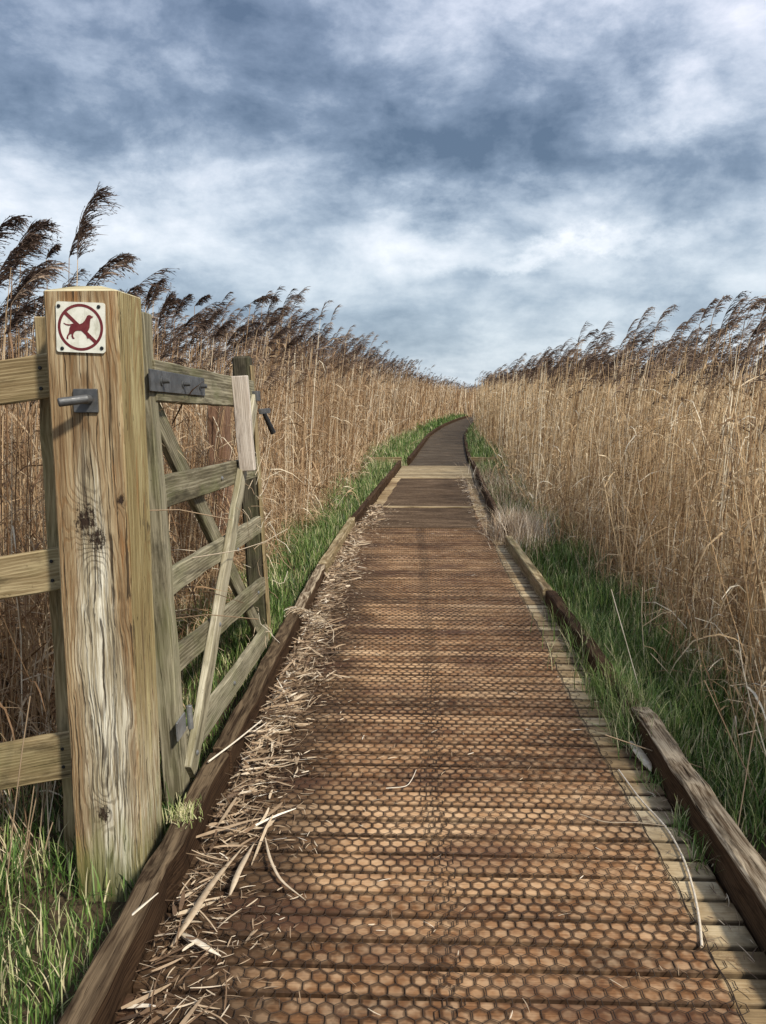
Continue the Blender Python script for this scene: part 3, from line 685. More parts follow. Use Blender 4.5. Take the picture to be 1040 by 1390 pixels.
# ------------------------------------------------------------------ reeds
def bezier_stems(n, x, y, z0, h, lean, kk=6, chaos=.0):
    """wind from the left: stems bow towards +x near the top"""
    t = np.linspace(0, 1, kk)[None, :]
    lx = lean[:, 0:1]; ly = lean[:, 1:2]
    bow = U(.02, .11, n, 1)*h[:, None]/2
    X = x[:, None]+lx*t*h[:, None]+bow*t**3+rng.normal(0, .006, (n, kk))*h[:, None]*.6*(t*(1-t)*4)
    Y = y[:, None]+ly*t*h[:, None]+rng.normal(0, .006, (n, kk))*h[:, None]*.6*(t*(1-t)*4)
    Z = z0[:, None]+h[:, None]*t*(1-.5*(lx**2+ly**2))
    return np.stack([X, Y, Z], -1)
def leaves(Ps, n, per, lmin, lmax, wid, zmin=.1, zmax=.9, kk=4):
    """blades leaving stems, trailing downwind"""
    k = Ps.shape[1]
    t = U(zmin, zmax, n, per); i = np.clip((t*(k-1)).astype(int), 0, k-2); f = t*(k-1)-i
    idx = np.arange(n)[:, None]
    base = Ps[idx, i]*(1-f[..., None])+Ps[idx, i+1]*f[..., None]
    az = rng.normal(0, 1.25, (n, per)); 
    dx, dy = np.cos(az), np.sin(az)
    L = U(lmin, lmax, n, per)
    up = U(.1, 1.1, n, per); droop = U(.2, 1.6, n, per)
    s = np.linspace(0, 1, kk)
    P = base[:, :, None, :]+np.stack([dx[..., None]*s*L[..., None]*.75, dy[..., None]*s*L[..., None]*.75,
        L[..., None]*(up[..., None]*s-droop[..., None]*s**2)*.8], -1)
    wv = np.stack([-dy, dx, rng.normal(0, .5, (n, per))], -1); wv = unit(wv)
    prof_ = np.array([.8, 1., .75, .1]) if kk == 4 else np.linspace(1, .1, kk)
    W = wv[:, :, None, :]*(prof_*wid)[None, None, :, None]*U(.5, 1.2, n, per)[:, :, None, None]
    return ribbons(P.reshape(-1, kk, 3), W.reshape(-1, kk, 3))
def plumes(tip, n, nb, L, wid, spik=0, lean=None, dirx=None):
    """one-sided feathery heads sweeping to the right"""
    kk = 6; s = np.linspace(0, 1, kk)
    el = U(50, 80, n)*math.pi/180 if lean is None else lean
    az = rng.normal(0, .35, n) if dirx is None else dirx
    bend = U(.5, 1.15, n)
    ang = el[:, None]-bend[:, None]*s[None, :]**1.3
    dl = L[:, None]/(kk-1)
    hx_ = np.cumsum(np.cos(ang)*dl, 1)-np.cos(ang)*dl; hz_ = np.cumsum(np.sin(ang)*dl, 1)-np.sin(ang)*dl
    ra = tip[:, None, :]+np.stack([hx_*np.cos(az)[:, None], hx_*np.sin(az)[:, None], hz_], -1)
    out = [(tubes(ra, np.repeat(np.linspace(.0018, .0006, kk)[None], n, 0), 3), 1)]
    t = U(.0, .97, n, nb)**.9; i = np.clip((t*(kk-1)).astype(int), 0, kk-2); f = t*(kk-1)-i
    idx = np.arange(n)[:, None]
    base = ra[idx, i]*(1-f[..., None])+ra[idx, i+1]*f[..., None]
    env = (.35+1.3*t)*(1-t)**.55*1.25+.12
    bl = L[:, None]*.46*env*U(.6, 1.15, n, nb)
    a0 = (ang[idx, i])-U(.1, .95, n, nb); side_ = rng.normal(0, .42, (n, nb))+az[:, None]
    m = 4; q = np.linspace(0, 1, m)
    aa = a0[..., None]-q*U(.3, 1.1, n, nb)[..., None]
    dd = np.stack([np.cos(aa)*np.cos(side_)[..., None], np.cos(aa)*np.sin(side_)[..., None], np.sin(aa)], -1)*(bl/(m-1))[..., None, None]
    P = base[:, :, None, :]+np.cumsum(dd, 2)-dd
    wv = unit(np.cross(unit(dd), unit(rng.normal(0, 1, (n, nb, 1, 3)))))
    W = wv*(np.array([.5, 1., .8, .1])*wid)[None, None, :, None]
    out.append((ribbons(P.reshape(-1, m, 3), W.reshape(-1, m, 3)), nb))
    if spik:
        tt = U(.15, 1., n, nb, spik); ii = np.clip((tt*(m-1)).astype(int), 0, m-2); ff = tt*(m-1)-ii
        a1, a2 = np.arange(n)[:, None, None], np.arange(nb)[None, :, None]
        sb = P[a1, a2, ii]*(1-ff[..., None])+P[a1, a2, ii+1]*ff[..., None]
        sd_ = unit(unit(dd)[a1, a2, ii]+rng.normal(0, .38, (n, nb, spik, 3)))*U(.008, .017, n, nb, spik)[..., None]
        sp = np.stack([sb, sb+sd_*.5, sb+sd_], 3).reshape(-1, 3, 3)
        sw = unit(np.cross(sd_, rng.normal(0, 1, sd_.shape))).reshape(-1, 1, 3)*np.array([.3, 1, .15])[None, :, None]*.0019
        out.append((ribbons(sp, sw), nb*spik))
    return out
def reed_bed(bag, x, y, hm, hs, wscale=1., nl=4, nb=24, spik=0, plume_p=.6, lean_s=.06, kk=6, sides=3, zb=GZ, leafw=.005, broken=.18, leanx=.03):
    n = len(x)
    h = np.clip(rng.normal(hm, hs, n), hm*.55, hm*1.12)
    dead = rng.random(n) < broken
    h = np.where(dead, h*U(.3, .85, n), h)
    lean = rng.normal(0, lean_s, (n, 2)); lean[:, 0] += leanx+.07*np.sin(x*2.9+y*2.1)*np.sin(y*1.3-x)+.03*np.sin(y*7+x*5)
    lean[:, 1] += .06*np.sin(x*3.7-y*2.9)
    LIM = x < 0
    lean[dead] += rng.normal(0, .32, (dead.sum(), 2))
    lean[:, 0] = np.where(LIM & (y < 9), np.minimum(lean[:, 0], .13), np.where(~LIM & (y < 9), np.maximum(lean[:, 0], -.22), lean[:, 0]))
    Ps = bezier_stems(n, x, y, np.full(n, zb), h, lean, kk)
    rn = U(0, 1, n)
    rad = np.linspace(.0036, .0018, kk)[None]*U(.7, 1.25, n)[:, None]*wscale
    bag.add(tubes(Ps, rad, sides), 0, rn)
    if nl: bag.add(leaves(Ps, n, nl, .14, .42, leafw*wscale, .03, .93), 1, np.clip(np.repeat(rn, nl)*.35+U(0, .72, n*nl), 0, 1))
    pm = (~dead) & (rng.random(n) < plume_p)
    if pm.any():
        k = pm.sum(); tip = Ps[pm][:, -1]
        for (VF, c_) in plumes(tip, k, nb, U(.15, .27, k), .0022*wscale, spik):
            bag.add(VF, 2, np.clip(np.repeat(U(0, .75, k), c_)+(U(-.15, .25, k*c_)), 0, 1))
# bed edges
YL = np.array([0, 3.0, 6, 9, 14, 17, 21, 25, 30, 37, 44, 48, 51.5]); XL = np.array([-1.42, -1.30, -1.34, -1.20, -1.04, -1.12, -.84, -.42, .12, .85, 1.82, 2.5, 3.4])
YR = np.array([0, 2.6, 3.5, 5.2, 6.8, 10.7, 14, 18, 22, 30, 38, 47, 51]); XR = np.array([1.50, 1.46, 1.46, 1.53, 1.52, 1.45, 1.62, 1.95, 1.85, 2.2, 3.0, 4.4, 6.0])
def scatter(side, ya, yb, w0, w1, dens, jag=.12):
    """points between w0..w1 metres behind the bed edge"""
    n = int((yb-ya)*(w1-w0)*dens); y = U(ya, yb, n); t = U(w0, w1, n)
    # clumpiness
    cl = np.sin(y*5.1+t*3.3)*.5+np.sin(y*2.3-t*7.1+1.3)*.5
    keep = rng.random(n) < np.clip(.8+.35*cl, 0, 1); y, t = y[keep], t[keep]
    j = jag*(np.sin(y*3.7+side)+.6*np.sin(y*9.3+2*side)+.5*np.sin(y*1.3))*.6
    if side < 0: x = np.interp(y, YL, XL)-t-j
    else: x = np.interp(y, YR, XR)+t+j
    return x, y
MATS = [M_STEM, M_LEAF, M_PLUME]
def side_bed(side, name, label):
    hm = 2.06 if side < 0 else 1.80
    y00 = 2.75 if side < 0 else 1.2
    bag = Bag(); hn = 1.80 if side < 0 else 1.74
    ml = .03 if side < 0 else .045
    x, y = scatter(side, y00, 7.5, 0, .5, 190); reed_bed(bag, x, y, hn*.95, .16, .9, 8, 34, 2, .36, .085, leanx=ml, broken=.35)
    x, y = scatter(side, y00, 7.5, .5, 2.6, 115); reed_bed(bag, x, y, hn, .15, .95, 7, 38, 3, .42, .06, leanx=ml)
    x, y = scatter(side, y00-.3, 7.5, 2.6, 6.5, 34); reed_bed(bag, x, y, hn, .13, 1.2, 4, 34, 2, .5, .05, leanx=ml)
    # low tangle of collapsed stalks and blades at the foot
    x, y = scatter(side, y00, 9, -.10, 1.2, 170); reed_bed(bag, x, y, .85, .3, .8, 6, 8, 0, 0, .35, kk=5, broken=.4, leafw=.0045)
    x, y = scatter(side, y00, 9, .0, .7, 90); reed_bed(bag, x, y, 1.25, .35, .7, 9, 8, 0, 0, .16, kk=5, broken=.3, leafw=.004)
    x, y = scatter(side, 7.5, 16.5, 0, 1.8, 95); reed_bed(bag, x, y, hm, .20 if side < 0 else .12, 1.2, 5, 30, 0, .95, .06, kk=5, leafw=.005, leanx=ml)
    x, y = scatter(side, 7.5, 16.5, 1.8, 7, 22); reed_bed(bag, x, y, hm, .13, 1.7, 3, 22, 0, .8, .05, kk=5, leanx=ml)
    x, y = scatter(side, 9, 18, -.1, .8, 70); reed_bed(bag, x, y, .6, .2, 1.1, 4, 8, 0, 0, .3, kk=4, leafw=.007)
    h2 = 2.16 if side < 0 else 1.86
    x, y = scatter(side, 16.5, 30, 0, 2.2, 55); reed_bed(bag, x, y, h2, .20 if side < 0 else .12, 1.9, 4, 20, 0, .95, .05, kk=4, leafw=.005, leanx=ml)
    x, y = scatter(side, 16.5, 30, 2.2, 9, 13); reed_bed(bag, x, y, h2, .14, 2.8, 2, 14, 0, .8, .05, kk=4, leanx=ml)
    x, y = scatter(side, 30, 50, 0, 3., 34); reed_bed(bag, x, y, 1.95 if side < 0 else 1.85, .14, 3.6, 2, 8, 0, .8, .05, kk=4, leafw=.006, leanx=ml)
    x, y = scatter(side, 30, 50, 3., 14, 8); reed_bed(bag, x, y, 1.95 if side < 0 else 1.85, .14, 4.5, 2, 8, 0, .9, .05, kk=4, leanx=ml)
    o = bag.build(name, MATS if side < 0 else [M_STEM_R, M_LEAF_R, M_PLUME]); tag(o, label, 'reeds', kind='stuff')
    print(name, len(o.data.polygons))
side_bed(-1, 'reed_bed', 'dense dry brown reed bed left of the boardwalk, behind the gate')
side_bed(1, 'reed_bed', 'dense golden dry reed bed along the right side of the boardwalk')
bag = Bag()
n = 9000; x = U(-30, 45, n); y = 51.5+28*U(0, 1, n)**1.6
reed_bed(bag, x, y, 1.78, .09, 5.5, 2, 6, 0, .9, .05, kk=3, broken=.05, leafw=.005)
n = 5000; x = U(-90, 110, n); y = U(80, 170, n); reed_bed(bag, x, y, 1.80, .08, 14, 1, 5, 0, .9, .05, kk=3, broken=0)
o = bag.build('reed_bed', MATS); tag(o, 'distant low reed bed closing the view where the path bends away', 'reeds', kind='stuff')

# individual reeds that stand out against the sky
def single_reed(x, y, ztop, leanx, L, el, label, group, dirx=0., nb=80, base=GZ, bow=None, leaf=3, wid=1., spik=5):
    r = empty('common_reed', (x, y, base)); tag(r, label, 'reed', group)
    kk = 9; t = np.linspace(0, 1, kk); h = ztop-base
    P = np.stack([leanx*h*(t**1.6), .02*h*np.sin(t*3+x*9), h*t], -1)[None]
    P[..., 0] -= 0
    rr = U(.2, .8, 1)
    V, F_ = tubes(P, np.linspace(.0038, .0019, kk)[None]*wid, 5); mesh_obj('stem', V, F_, M_STEM, r, rnd=np.repeat(rr, len(V)))
    if leaf:
        V, F_ = leaves(P, 1, leaf, .2, .45, .005*wid, .35, .9); mesh_obj('leaves', V, F_, M_LEAF, r, rnd=np.repeat(rr, len(V)))
    b = Bag()
    for (VF, c_) in plumes(P[:, -1], 1, nb, np.array([L]), .0021*wid, spik, np.array([R(el)]), np.array([dirx])):
        b.add(VF, 0, np.clip(rr*.3+(.3 if spik < 5 else 0)+U(-.1, .3, c_), 0, 1))
    b.build('plume', [M_PLUME], r)
    return r
def at_px(u, v, y):      # photograph reading -> metres, used only to read off the table below
    q = Vector(((u-520)/1120, -(v-695)/1120, -1)); q = cam.rotation_euler.to_matrix() @ q
    t = y/q.y; return q.x*t, y, EYE+q.z*t
TB = [ # stem top in the photo (u, v), depth, lean, plume length, rise angle, label, group
 (104, 352, 4.0, .04, .36, 88, 'tallest plumed reed, its dark head bending right high above the gate post', None),
 (98, 352, 4.3, .04, .20, 75, 'slim paler plumed reed just left of the tallest reed above the gate post', None),
 (113, 388, 3.9, .05, .26, 50, 'reed with a low sweeping dark plume just over the top of the gate post', None),
 (62, 352, 3.9, .0, .085, 70, 'short stubby headed reed between the tallest reed and the left clump', None),
 (20, 372, 3.5, .06, .27, 72, None, 'L'), (2, 395, 3.6, .05, .27, 66, None, 'L'), (34, 350, 3.8, .06, .19, 80, None, 'L'), (-8, 385, 3.3, .04, .25, 60, None, 'L'),
 (10, 420, 3.4, .05, .24, 60, None, 'L'), (28, 400, 3.9, .07, .22, 60, None, 'L'), (-14, 350, 3.6, .04, .24, 66, None, 'L'), (4, 455, 3.2, .06, .22, 60, None, 'L'),
 (163, 412, 4.6, .05, .15, 60, None, 'M'), (195, 415, 4.8, .03, .14, 82, None, 'M'), (207, 408, 5.2, .03, .15, 84, None, 'M'), (222, 428, 5.0, .04, .14, 70, None, 'M'),
 (236, 430, 5.4, .05, .17, 70, None, 'M'), (212, 445, 4.6, .04, .20, 80, None, 'M'), (240, 460, 4.9, .05, .20, 66, None, 'M'), (262, 415, 5.6, .03, .12, 55, 'lone slim reed with a small nodding head rising clear of the reeds behind the gate', None),
 (272, 452, 5.6, .06, .20, 66, None, 'M'), (288, 462, 5.8, .07, .20, 66, None, 'M'), (256, 470, 5.0, .04, .18, 70, None, 'M'),
 (340, 412, 6.0, .10, .20, 35, 'leaning reed whose dark plume points right well above the far end of the gate', None),
 (330, 448, 6.4, .08, .14, 45, None, 'G'), (350, 458, 6.8, .08, .22, 60, None, 'G'), (322, 468, 6.2, .08, .22, 55, None, 'G'), (362, 470, 7.2, .08, .24, 55, None, 'G'), (305, 470, 6.0, .08, .2, 60, None, 'G'), (385, 478, 7.6, .08, .24, 60, None, 'G'),
 (862, 452, 6.2, .08, .26, 66, None, 'R'), (890, 446, 5.6, .08, .24, 66, None, 'R'), (925, 452, 5.2, .08, .24, 62, None, 'R'), (948, 440, 4.9, .07, .20, 66, None, 'R'), (965, 432, 4.7, .07, .18, 70, None, 'R'),
 (985, 440, 4.5, .07, .20, 66, None, 'R'), (1008, 436, 4.3, .07, .18, 64, None, 'R'), (1030, 432, 4.2, .08, .18, 70, None, 'R'), (972, 462, 4.6, .07, .20, 60, None, 'R'), (905, 470, 5.4, .08, .22, 60, None, 'R'),
 (1020, 458, 4.1, .07, .20, 60, None, 'R'), (840, 474, 6.6, .09, .24, 60, None, 'R'), (1045, 450, 4.0, .07, .20, 66, None, 'R')]
LAB = {'L': ('dark plumed reed in the thick clump at the far left, above the fence rail', 'reeds in the clump at the far left'),
       'M': ('brown plumed reed standing just right of the gate post against the sky', 'reeds between the gate post and the far gate stile'),
       'G': ('brown plumed reed above the far end of the open gate', 'reeds above the far end of the gate'),
       'R': ('feathery reed head on the skyline of the right hand reed bed', 'tall reeds on the right skyline')}
for (u, v_, dy_, ln, L, el, lab, gr) in TB:
    xx, yy_, zt = at_px(u, v_, dy_)
    if gr: lab, gr2 = LAB[gr]
    else: gr2 = 'tall reeds seen one by one over the gate post'
    single_reed(xx-ln*(zt-GZ), yy_, zt, ln, L*(.8 if gr == 'R' else 1.), el+(8 if gr == 'R' else 0), lab, gr2, nb=int(70+150*L) if gr != 'R' else 46, spik=5 if gr != 'R' else 3)

def dk(u, v, z=.008):
    q = Vector(((u-520)/1120, -(v-695)/1120, -1)); q = cam.rotation_euler.to_matrix() @ q
    t = (z-EYE)/q.z; return (q.x*t, q.y*t, z)
# ------------------------------------------------------------------ grass verges
def blades(x, y, L, w, z0=GZ, kk=5, spread=.6, up=1.):
    n = len(x); az = U(0, 6.283, n); s = np.linspace(0, 1, kk); z0 = np.broadcast_to(z0, n)[:, None]
    tilt = np.abs(rng.normal(0, spread, n)); bend = U(.3, 1.5, n)
    a = (math.pi/2-tilt*.5)[:, None]-bend[:, None]*s[None]**1.5
    st = (L/(kk-1))[:, None]
    r = np.cumsum(np.cos(a)*st, 1)-np.cos(a)*st; z = np.cumsum(np.sin(a)*st, 1)-np.sin(a)*st
    P = np.stack([x[:, None]+r*np.cos(az)[:, None], y[:, None]+r*np.sin(az)[:, None], z0+z*up], -1)
    W = np.stack([-np.sin(az), np.cos(az), np.zeros(n)], -1)[:, None, :]*(np.array([1, .95, .8, .5, .06])[:kk]*1.)[None, :, None]*w[:, None, None]
    return ribbons(P, W)
def grass_strip(bag, side, ya, yb, in0, dens, Lm, wsc=1., dry=.24, wide=.12, zadd=.03):
    n = int((yb-ya)*.75*dens); y = U(ya, yb, n)
    e = np.interp(y, YL, XL) if side < 0 else np.interp(y, YR, XR)
    k_ = np.array([left_edge(q)-.09 if q < 16.4 else np.interp(q, pc[:, 1], pc[:, 0])-.65 for q in y]) if side < 0 else np.array([right_edge(q)+.085 if q < 16.4 else np.interp(q, pc[:, 1], pc[:, 0])+.63 for q in y])
    t = U(0, 1, n)
    x = k_+(e+side*wide-k_)*t
    cl = np.sin(y*4.3+x*6)+np.sin(y*9.1-x*11+side)+np.sin(y*1.7)
    keep = rng.random(n) < np.clip(.72+.22*cl, .12, 1); x, y, cl, t = x[keep], y[keep], cl[keep], t[keep]; n = len(x)
    L = U(.35, 1.25, n)*Lm*np.clip(1+.15*cl, .5, 1.5)*(.6+.6*t)
    r = np.where(rng.random(n) < dry+.25*(t > .8), U(.84, 1., n), U(0, .78, n))
    bag.add(blades(x, y, L, U(.0013, .0029, n)*wsc, GZ+zadd*U(0, 1, n)), 0, r)
def verge(side, label):
    bag = Bag()
    grass_strip(bag, side, 1.2, 4.5, 0, 7000 if side > 0 else 3200, .20 if side > 0 else .15)
    grass_strip(bag, side, 4.5, 9, 0, 4000, .20, 1.3, .22)
    grass_strip(bag, side, 9, 17.3, 0, 1500, .22, 1.9, .28)
    grass_strip(bag, side, 17.3, 30, 0, 800, .26, 3.0, .22)
    grass_strip(bag, side, 30, 49, 0, 400, .30, 6., .08)
    return bag
bag = verge(-1, '')
# rough grass round the foot of the gate post and fence
n = 6000; x = U(-2.1, -.79, n); y = U(1.3, 2.95, n)
keep = ~((np.abs(x-PX) < .105) & (np.abs(y-PY) < .105)) & ~((np.abs(x-PX) < .16) & (y > 1.95) & (y < 2.5) & (rng.random(n) < .8)) & (rng.random(n) < .65+.35*np.sin(x*7+1)*np.sin(y*6)); x, y = x[keep], y[keep]; n = len(x)
d_ = np.clip((-1.15-x)/1.5, 0, 1)*np.clip((3.0-y)/1.5, 0, 1)
bag.add(blades(x, y, U(.05, .22, n)*U(.5, 1, n), U(.0012, .0030, n), GZ-.12*d_, spread=1.0), 0, np.where(rng.random(n) < .24, U(.80, 1, n), U(0, .62, n)))
q_ = dk(252, 1108, .12); n = 260
bag.add(blades(rng.normal(q_[0]-.01, .022, n), rng.normal(q_[1], .035, n), U(.015, .045, n), U(.0012, .0024, n), .118, spread=1.3), 0, U(.76, .98, n))
o = bag.build('grass_verge', [M_GRASS]); tag(o, 'green grass between the left kerb, the gate and the reeds', 'grass', kind='stuff')
bag = verge(1, '')
# blades leaning over the right kerb, and small tufts rooted along it
for (cx_, cy_, n, sp, L) in ((.95, 3.46, 420, .05, .22), (.90, 3.30, 120, .04, .14), (.90, 2.60, 60, .02, .10), (.895, 2.42, 50, .02, .09), (1.0, 4.4, 420, .10, .2), (.98, 3.75, 420, .07, .2), (.93, 3.9, 160, .06, .16), (.90, 2.95, 50, .03, .08), (1.02, 5.0, 200, .08, .18)):
    bag.add(blades(rng.normal(cx_, sp, n), rng.normal(cy_, sp*2, n), U(.4, 1.2, n)*L, U(.001, .0024, n), 0.0, spread=1.), 0, np.where(rng.random(n) < .35, U(.84, 1, n), U(.2, .75, n)))
o = bag.build('grass_verge', [M_GRASS]); tag(o, 'green grass between the right kerb and the golden reeds', 'grass', kind='stuff')
# pale dry tussock overhanging the right kerb
n = 2600; x = rng.normal(1.08, .13, n); y = rng.normal(8.25, .33, n)
b1 = Bag(); b1.add(blades(x, y, U(.12, .36, n), U(.0016, .003, n), GZ+.08, spread=1.2), 0, U(.35, 1, n))
n = 1500; x = rng.normal(1.35, .2, n); y = rng.normal(12., 1.6, n); b1.add(blades(x, y, U(.15, .45, n), U(.002, .0035, n), GZ+.03, spread=1.2), 0, U(.3, .95, n))
o = b1.build('dry_tussock', [M_STRAW]); tag(o, 'pale straw coloured tussock of dead grass spilling over the right kerb', 'dry grass', kind='stuff')

# ------------------------------------------------------------------ reed litter along the left kerb
def straws(x, y, z, L, w, az, curl=.10, kk=5, tiltz=.22):
    n = len(x); s = np.linspace(-.5, .5, kk)
    a = az[:, None]+rng.normal(0, curl, n)[:, None]*s[None]*3
    st = (L/(kk-1))[:, None]
    dx, dy = np.cos(a)*st, np.sin(a)*st
    X = x[:, None]+np.cumsum(dx, 1)-dx.sum(1, keepdims=True)/2; Y = y[:, None]+np.cumsum(dy, 1)-dy.sum(1, keepdims=True)/2
    tl = rng.normal(0, tiltz, n)[:, None]; bw_ = U(-.1, .14, n)[:, None]*L[:, None]
    Z = np.maximum(z[:, None]+tl*s[None]*L[:, None]+bw_*(.25-s[None]**2), .004)
    P = np.stack([X, Y, Z], -1)
    roll = rng.normal(0, .6, n)[:, None, None]+rng.normal(0, .5, n)[:, None, None]*s[None, :, None]
    hN = np.stack([-np.sin(a), np.cos(a), np.zeros_like(a)], -1)
    W = (hN*np.cos(roll)+np.array([0, 0, 1.])*np.sin(roll))*(np.array([.55, 1, 1, .9, .3])[:kk])[None, :, None]*w[:, None, None]
    return ribbons(P, W)
bag = Bag()
n = 5600; y = 1.3+U(0, 1, n)**1.05*9.0
wid = np.interp(y, [1.3, 2.2, 3, 4.2, 5.5, 7, 9, 10.4], [.26, .25, .24, .25, .2, .19, .20, .14])*(1+.22*np.sin(y*5.)+.15*np.sin(y*13.))
t = np.abs(rng.normal(0, .34, n)); keep = (t < 1.5) & (rng.random(n) < np.interp(y, [1.3, 2.3, 2.9, 3.5, 10.3], [.22, .32, .75, 1, 1])); y, t, wid = y[keep], t[keep], wid[keep]; n = len(y)
le = np.array([left_edge(q) for q in y]); x = le+.02+t*wid
pile = .055*np.exp(-(t/.7)**2)
L = U(.03, .13, n)*np.where(rng.random(n) < .2, 1.7, 1); az = rng.normal(.9, .85, n)
z = pile*U(.1, 1., n)+.005
bag.add(straws(x, y, z, L, U(.0010, .0026, n)*np.where(rng.random(n) < .38, 2.5, 1)*np.where(y > 6, 1.4, 1), az), 0, np.clip(rng.beta(1.5, 1.7, n), 0, 1))
# finer crumbs
n = 5200; y = 1.3+U(0, 1, n)*9; x = np.array([left_edge(q) for q in y])+np.abs(rng.normal(0, .17, n)); 
bag.add(straws(x, y, np.full(n, .006)+U(0, .012, n), U(.012, .05, n), U(.0007, .002, n), U(0, 6.28, n), tiltz=.05), 0, U(.0, .9, n))
o = bag.build('reed_litter', [M_STRAW]); tag(o, 'drift of broken dead reed leaves and stalks piled along the left kerb', 'reed litter', kind='stuff')
# scattered bits on the deck and against the right kerb
bag = Bag()
n = 420; bag.add(straws(U(-.45, .9, n), 1.3+U(0, 1, n)**1.3*8, np.full(n, .008), U(.012, .05, n), U(.0006, .0014, n), U(0, 6.28, n), tiltz=.03), 0, U(.3, 1, n))
n = 500; bag.add(straws(.905-np.abs(rng.normal(0, .035, n)), 1.3+U(0, 1, n)*6, np.full(n, .010), U(.015, .07, n), U(.0007, .0018, n), rng.normal(1.57, .5, n), tiltz=.1), 0, U(.0, .8, n))
n = 900; bag.add(straws(.86-np.abs(rng.normal(0, .07, n)), 8.2+U(0, 1, n)*6, np.full(n, .016), U(.03, .10, n), U(.001, .003, n), U(0, 6.28, n), tiltz=.1), 0, U(.2, 1, n))
o = bag.build('straw_scraps', [M_STRAW]); tag(o, 'small scattered straw scraps lying on the planks', 'straw scraps', kind='stuff')
# long straws caught on gate, kerb and grass
def stalk(name, pts, r0, r1, label, mat=M_STRAW, rv=.9, cat='reed stem', group=None, flat_=False, parent=None):
    p = np.array(pts, float); k = len(p); m = 4*k
    tt = np.linspace(0, k-1, m); P = np.stack([np.interp(tt, np.arange(k), p[:, i]) for i in range(3)], -1)
    for _ in range(3): P[1:-1] = (P[:-2]+2*P[1:-1]+P[2:])/4
    c0 = P[0].copy(); P = P-c0
    if flat_:
        T = unit(np.gradient(P, axis=0)); Wv = unit(np.cross(T, [0, 0, 1.]))
        W = Wv*(np.interp(np.linspace(0, 1, m), [0, .25, .7, 1], [.35, 1, .9, .1])*r0)[:, None]
        V1, F1 = ribbons((P+np.array([0, 0, .0012]))[None], W[None]); V, F_ = V1, F1
        V2 = V1-np.array([0, 0, .0024]); kk = len(V1)
        V = np.concatenate([V1, V2]); F_ = np.concatenate([F1, F1[:, ::-1]+kk])
        e1 = np.arange(0, kk-2, 2); F_ = np.concatenate([F_, np.stack([e1, e1+2, e1+2+kk, e1+kk], -1), np.stack([e1+1, e1+1+kk, e1+3+kk, e1+3], -1)])
    else: V, F_ = tubes(P[None], np.linspace(r0, r1, m)[None], 6)
    o = mesh_obj(name, V, F_, mat, parent, rnd=np.full(len(V), rv)); o.location = c0
    if label: tag(o, label, cat, group)
    return o
stalk('fallen_reed', [dk(840, 1045), dk(870, 1087, .012), dk(905, 1122, .012), dk(929, 1165, .012), dk(943, 1212, .012), dk(950, 1250), dk(953, 1285)], .0032, .0040, 'long curved pale reed stem lying on the bare plank ends near the right kerb')
stalk('fallen_reed', [dk(787, 1105), dk(822, 1117, .012), dk(862, 1116, .012), dk(905, 1121, .014)], .0016, .0014, 'thin straw lying crosswise under the long curved stem', rv=.75)
stalk('fallen_reed', [dk(283, 1034, .135), dk(318, 1008, .14), dk(355, 978, .10)], .0036, .0028, 'straight pale reed stem lying across the left kerb timber', rv=.95)
stalk('fallen_reed', [dk(524, 1070), dk(553, 1068, .014), dk(561, 1055, .018), dk(565, 1045)], .0016, .0012, 'short bent straw alone in the middle of the planks', rv=.95)
stalk('wood_splinter', [dk(856, 1006, .03), dk(868, 1022, .035), dk(878, 1036, .03), dk(884, 1047, .02)], .020, .01, 'broad pale splinter of wood leaning at the foot of the right kerb', M_STRAW, .84, 'wood splinter', flat_=True)
for (pp, w_, lab) in (([dk(232, 1285, .02), dk(262, 1240, .06), dk(290, 1195, .05), dk(330, 1150, .03)], .010, 'broad folded reed leaf in the litter at the lower left of the boardwalk'),
                 ([dk(312, 1215, .03), dk(325, 1180, .05), dk(345, 1145, .03)], .0085, 'short broad reed sheath pointing towards the viewer in the litter'),
                 ([dk(360, 1137, .02), dk(366, 1165, .03), dk(380, 1195, .02), dk(415, 1222, .012)], .0042, 'bent reed leaf lying right of the litter drift'),
                 ([dk(243, 1265, .02), dk(270, 1280, .03), dk(300, 1298, .02)], .009, 'brown curled reed leaf against the left kerb near the bottom'),
                 ([dk(140, 1280, .03), dk(175, 1245, .12), dk(215, 1212, .15)], .005, 'pale split straw propped over the left kerb from the grass')):
    stalk('fallen_leaf', pp, w_, 0, lab, M_STRAW, U(.55, .95), 'reed leaf', flat_=True)
# fallen plume resting on the kerb
fp = empty('fallen_plume', dk(446, 846, .07)); tag(fp, 'pale fluffy fallen reed plume resting on the left kerb', 'reed plume')
b = Bag()
for (VF, c_) in plumes(np.zeros((1, 3)), 1, 110, np.array([.26]), .002, 4, np.array([R(35)]), np.array([R(168)])): b.add(VF, 0, U(.5, 1, c_))
ob = b.build('feathery_head', [M_STRAW], fp)
V, F_ = tubes(np.array([[[0, 0, 0], [.04, -.10, -.02], [.05, -.22, -.05]]]), np.full((1, 3), .0022), 5); mesh_obj('stalk', V, F_, M_STRAW, fp, rnd=np.full(len(V), .8))
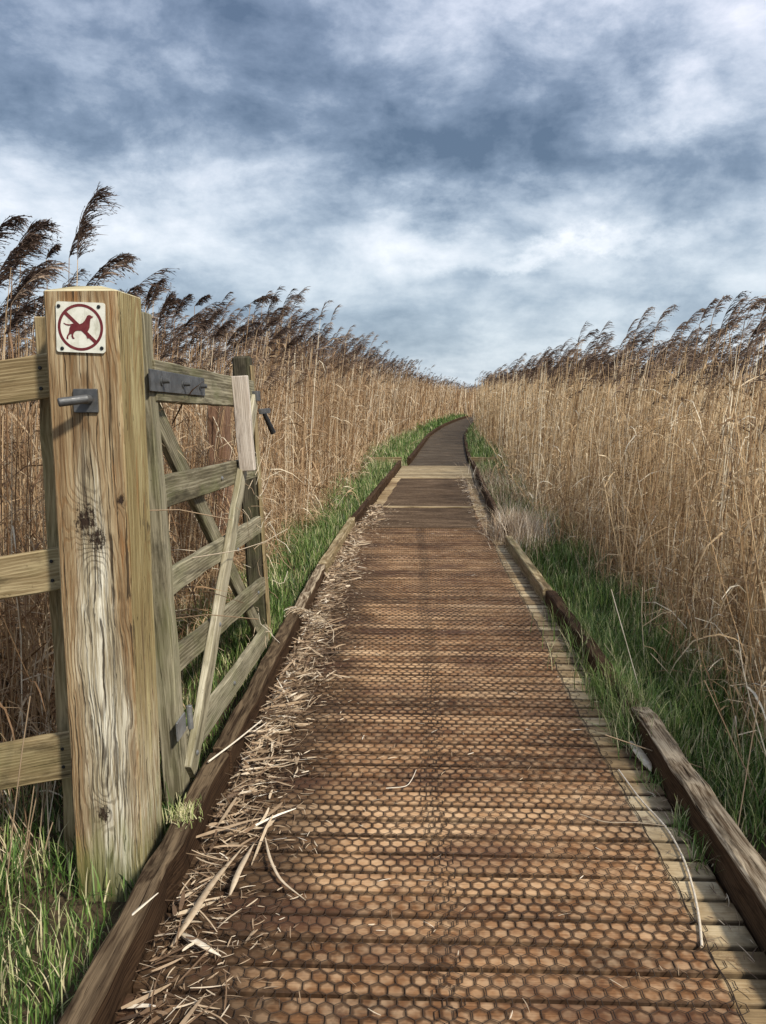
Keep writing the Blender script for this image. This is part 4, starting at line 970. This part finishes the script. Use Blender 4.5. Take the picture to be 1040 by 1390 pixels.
# tangle on the gate
bag = Bag()
def st3(pts, r=.0016, rv=.85):
    p = np.array(pts)[None]; bag.add(tubes(p, np.full((1, p.shape[1]), r), 4), 0, np.array([rv]))
st3([(-.82, 2.98, .84), (-.80, 3.7, .73), (-.79, 4.3, .66), (-.76, 4.9, .63)], .0020)
for i in range(34):
    c0 = np.array([-.84+rng.normal(0, .03), 4.45+rng.normal(0, .22), rng.choice([.95, .72, .40, .15])+rng.normal(0, .07)])
    d0 = unit(rng.normal(0, 1, 3)*np.array([.5, 1, 1])); L = U(.08, .3); p = [c0]
    for _ in range(4): d0 = unit(d0+rng.normal(0, .45, 3)); p.append(p[-1]+d0*L/4)
    st3(p, U(.0010, .0022), U(.5, 1))
for i in range(10):
    c0 = np.array([-1.0+rng.normal(0, .06), 3.6+rng.normal(0, .5), U(.3, 1.25)]); d0 = unit(rng.normal(0, 1, 3)); L = U(.2, .5)
    st3([c0, c0+d0*L*.5+[0, 0, .02], c0+d0*L], U(.0012, .0022), U(.3, 1))
o = bag.build('straw_tangle', [M_STRAW]); tag(o, 'loose dead stalks and a long straw caught in the bars of the open gate', 'dead stalks', kind='stuff')
# tall lying straws in front of the fence
bag = Bag()
for i in range(150):
    c0 = np.array([U(-2.2, -1.16), U(2.15, 2.9), U(-.22, -.05)]); a = max(rng.normal(1.9, .45), 1.45); L = U(.3, .5+.5*rng.random())
    p = [c0+np.array([math.cos(a)*L*s, .05*s, math.sin(a)*L*s*.95-.1*s*s]) for s in (0, .35, .7, 1)]
    st3(p, U(.0012, .0026), U(.2, 1))
for i in range(14):
    c0 = np.array([1.0+U(0, .5), U(2.4, 5), GZ]); a = rng.normal(1.57, .7); L = U(.3, .7)
    st3([c0+np.array([math.cos(a)*L*s, -.05*s, math.sin(a)*L*s]) for s in (0, .35, .7, 1)], U(.0012, .0024), U(.5, 1))
o = bag.build('loose_stalks', [M_STRAW]); tag(o, 'loose leaning dead stalks in the grass behind the fence and beside the kerb', 'dead stalks', kind='stuff')
print('faces', sum(len(o.data.polygons) for o in bpy.data.objects if o.type == 'MESH'))
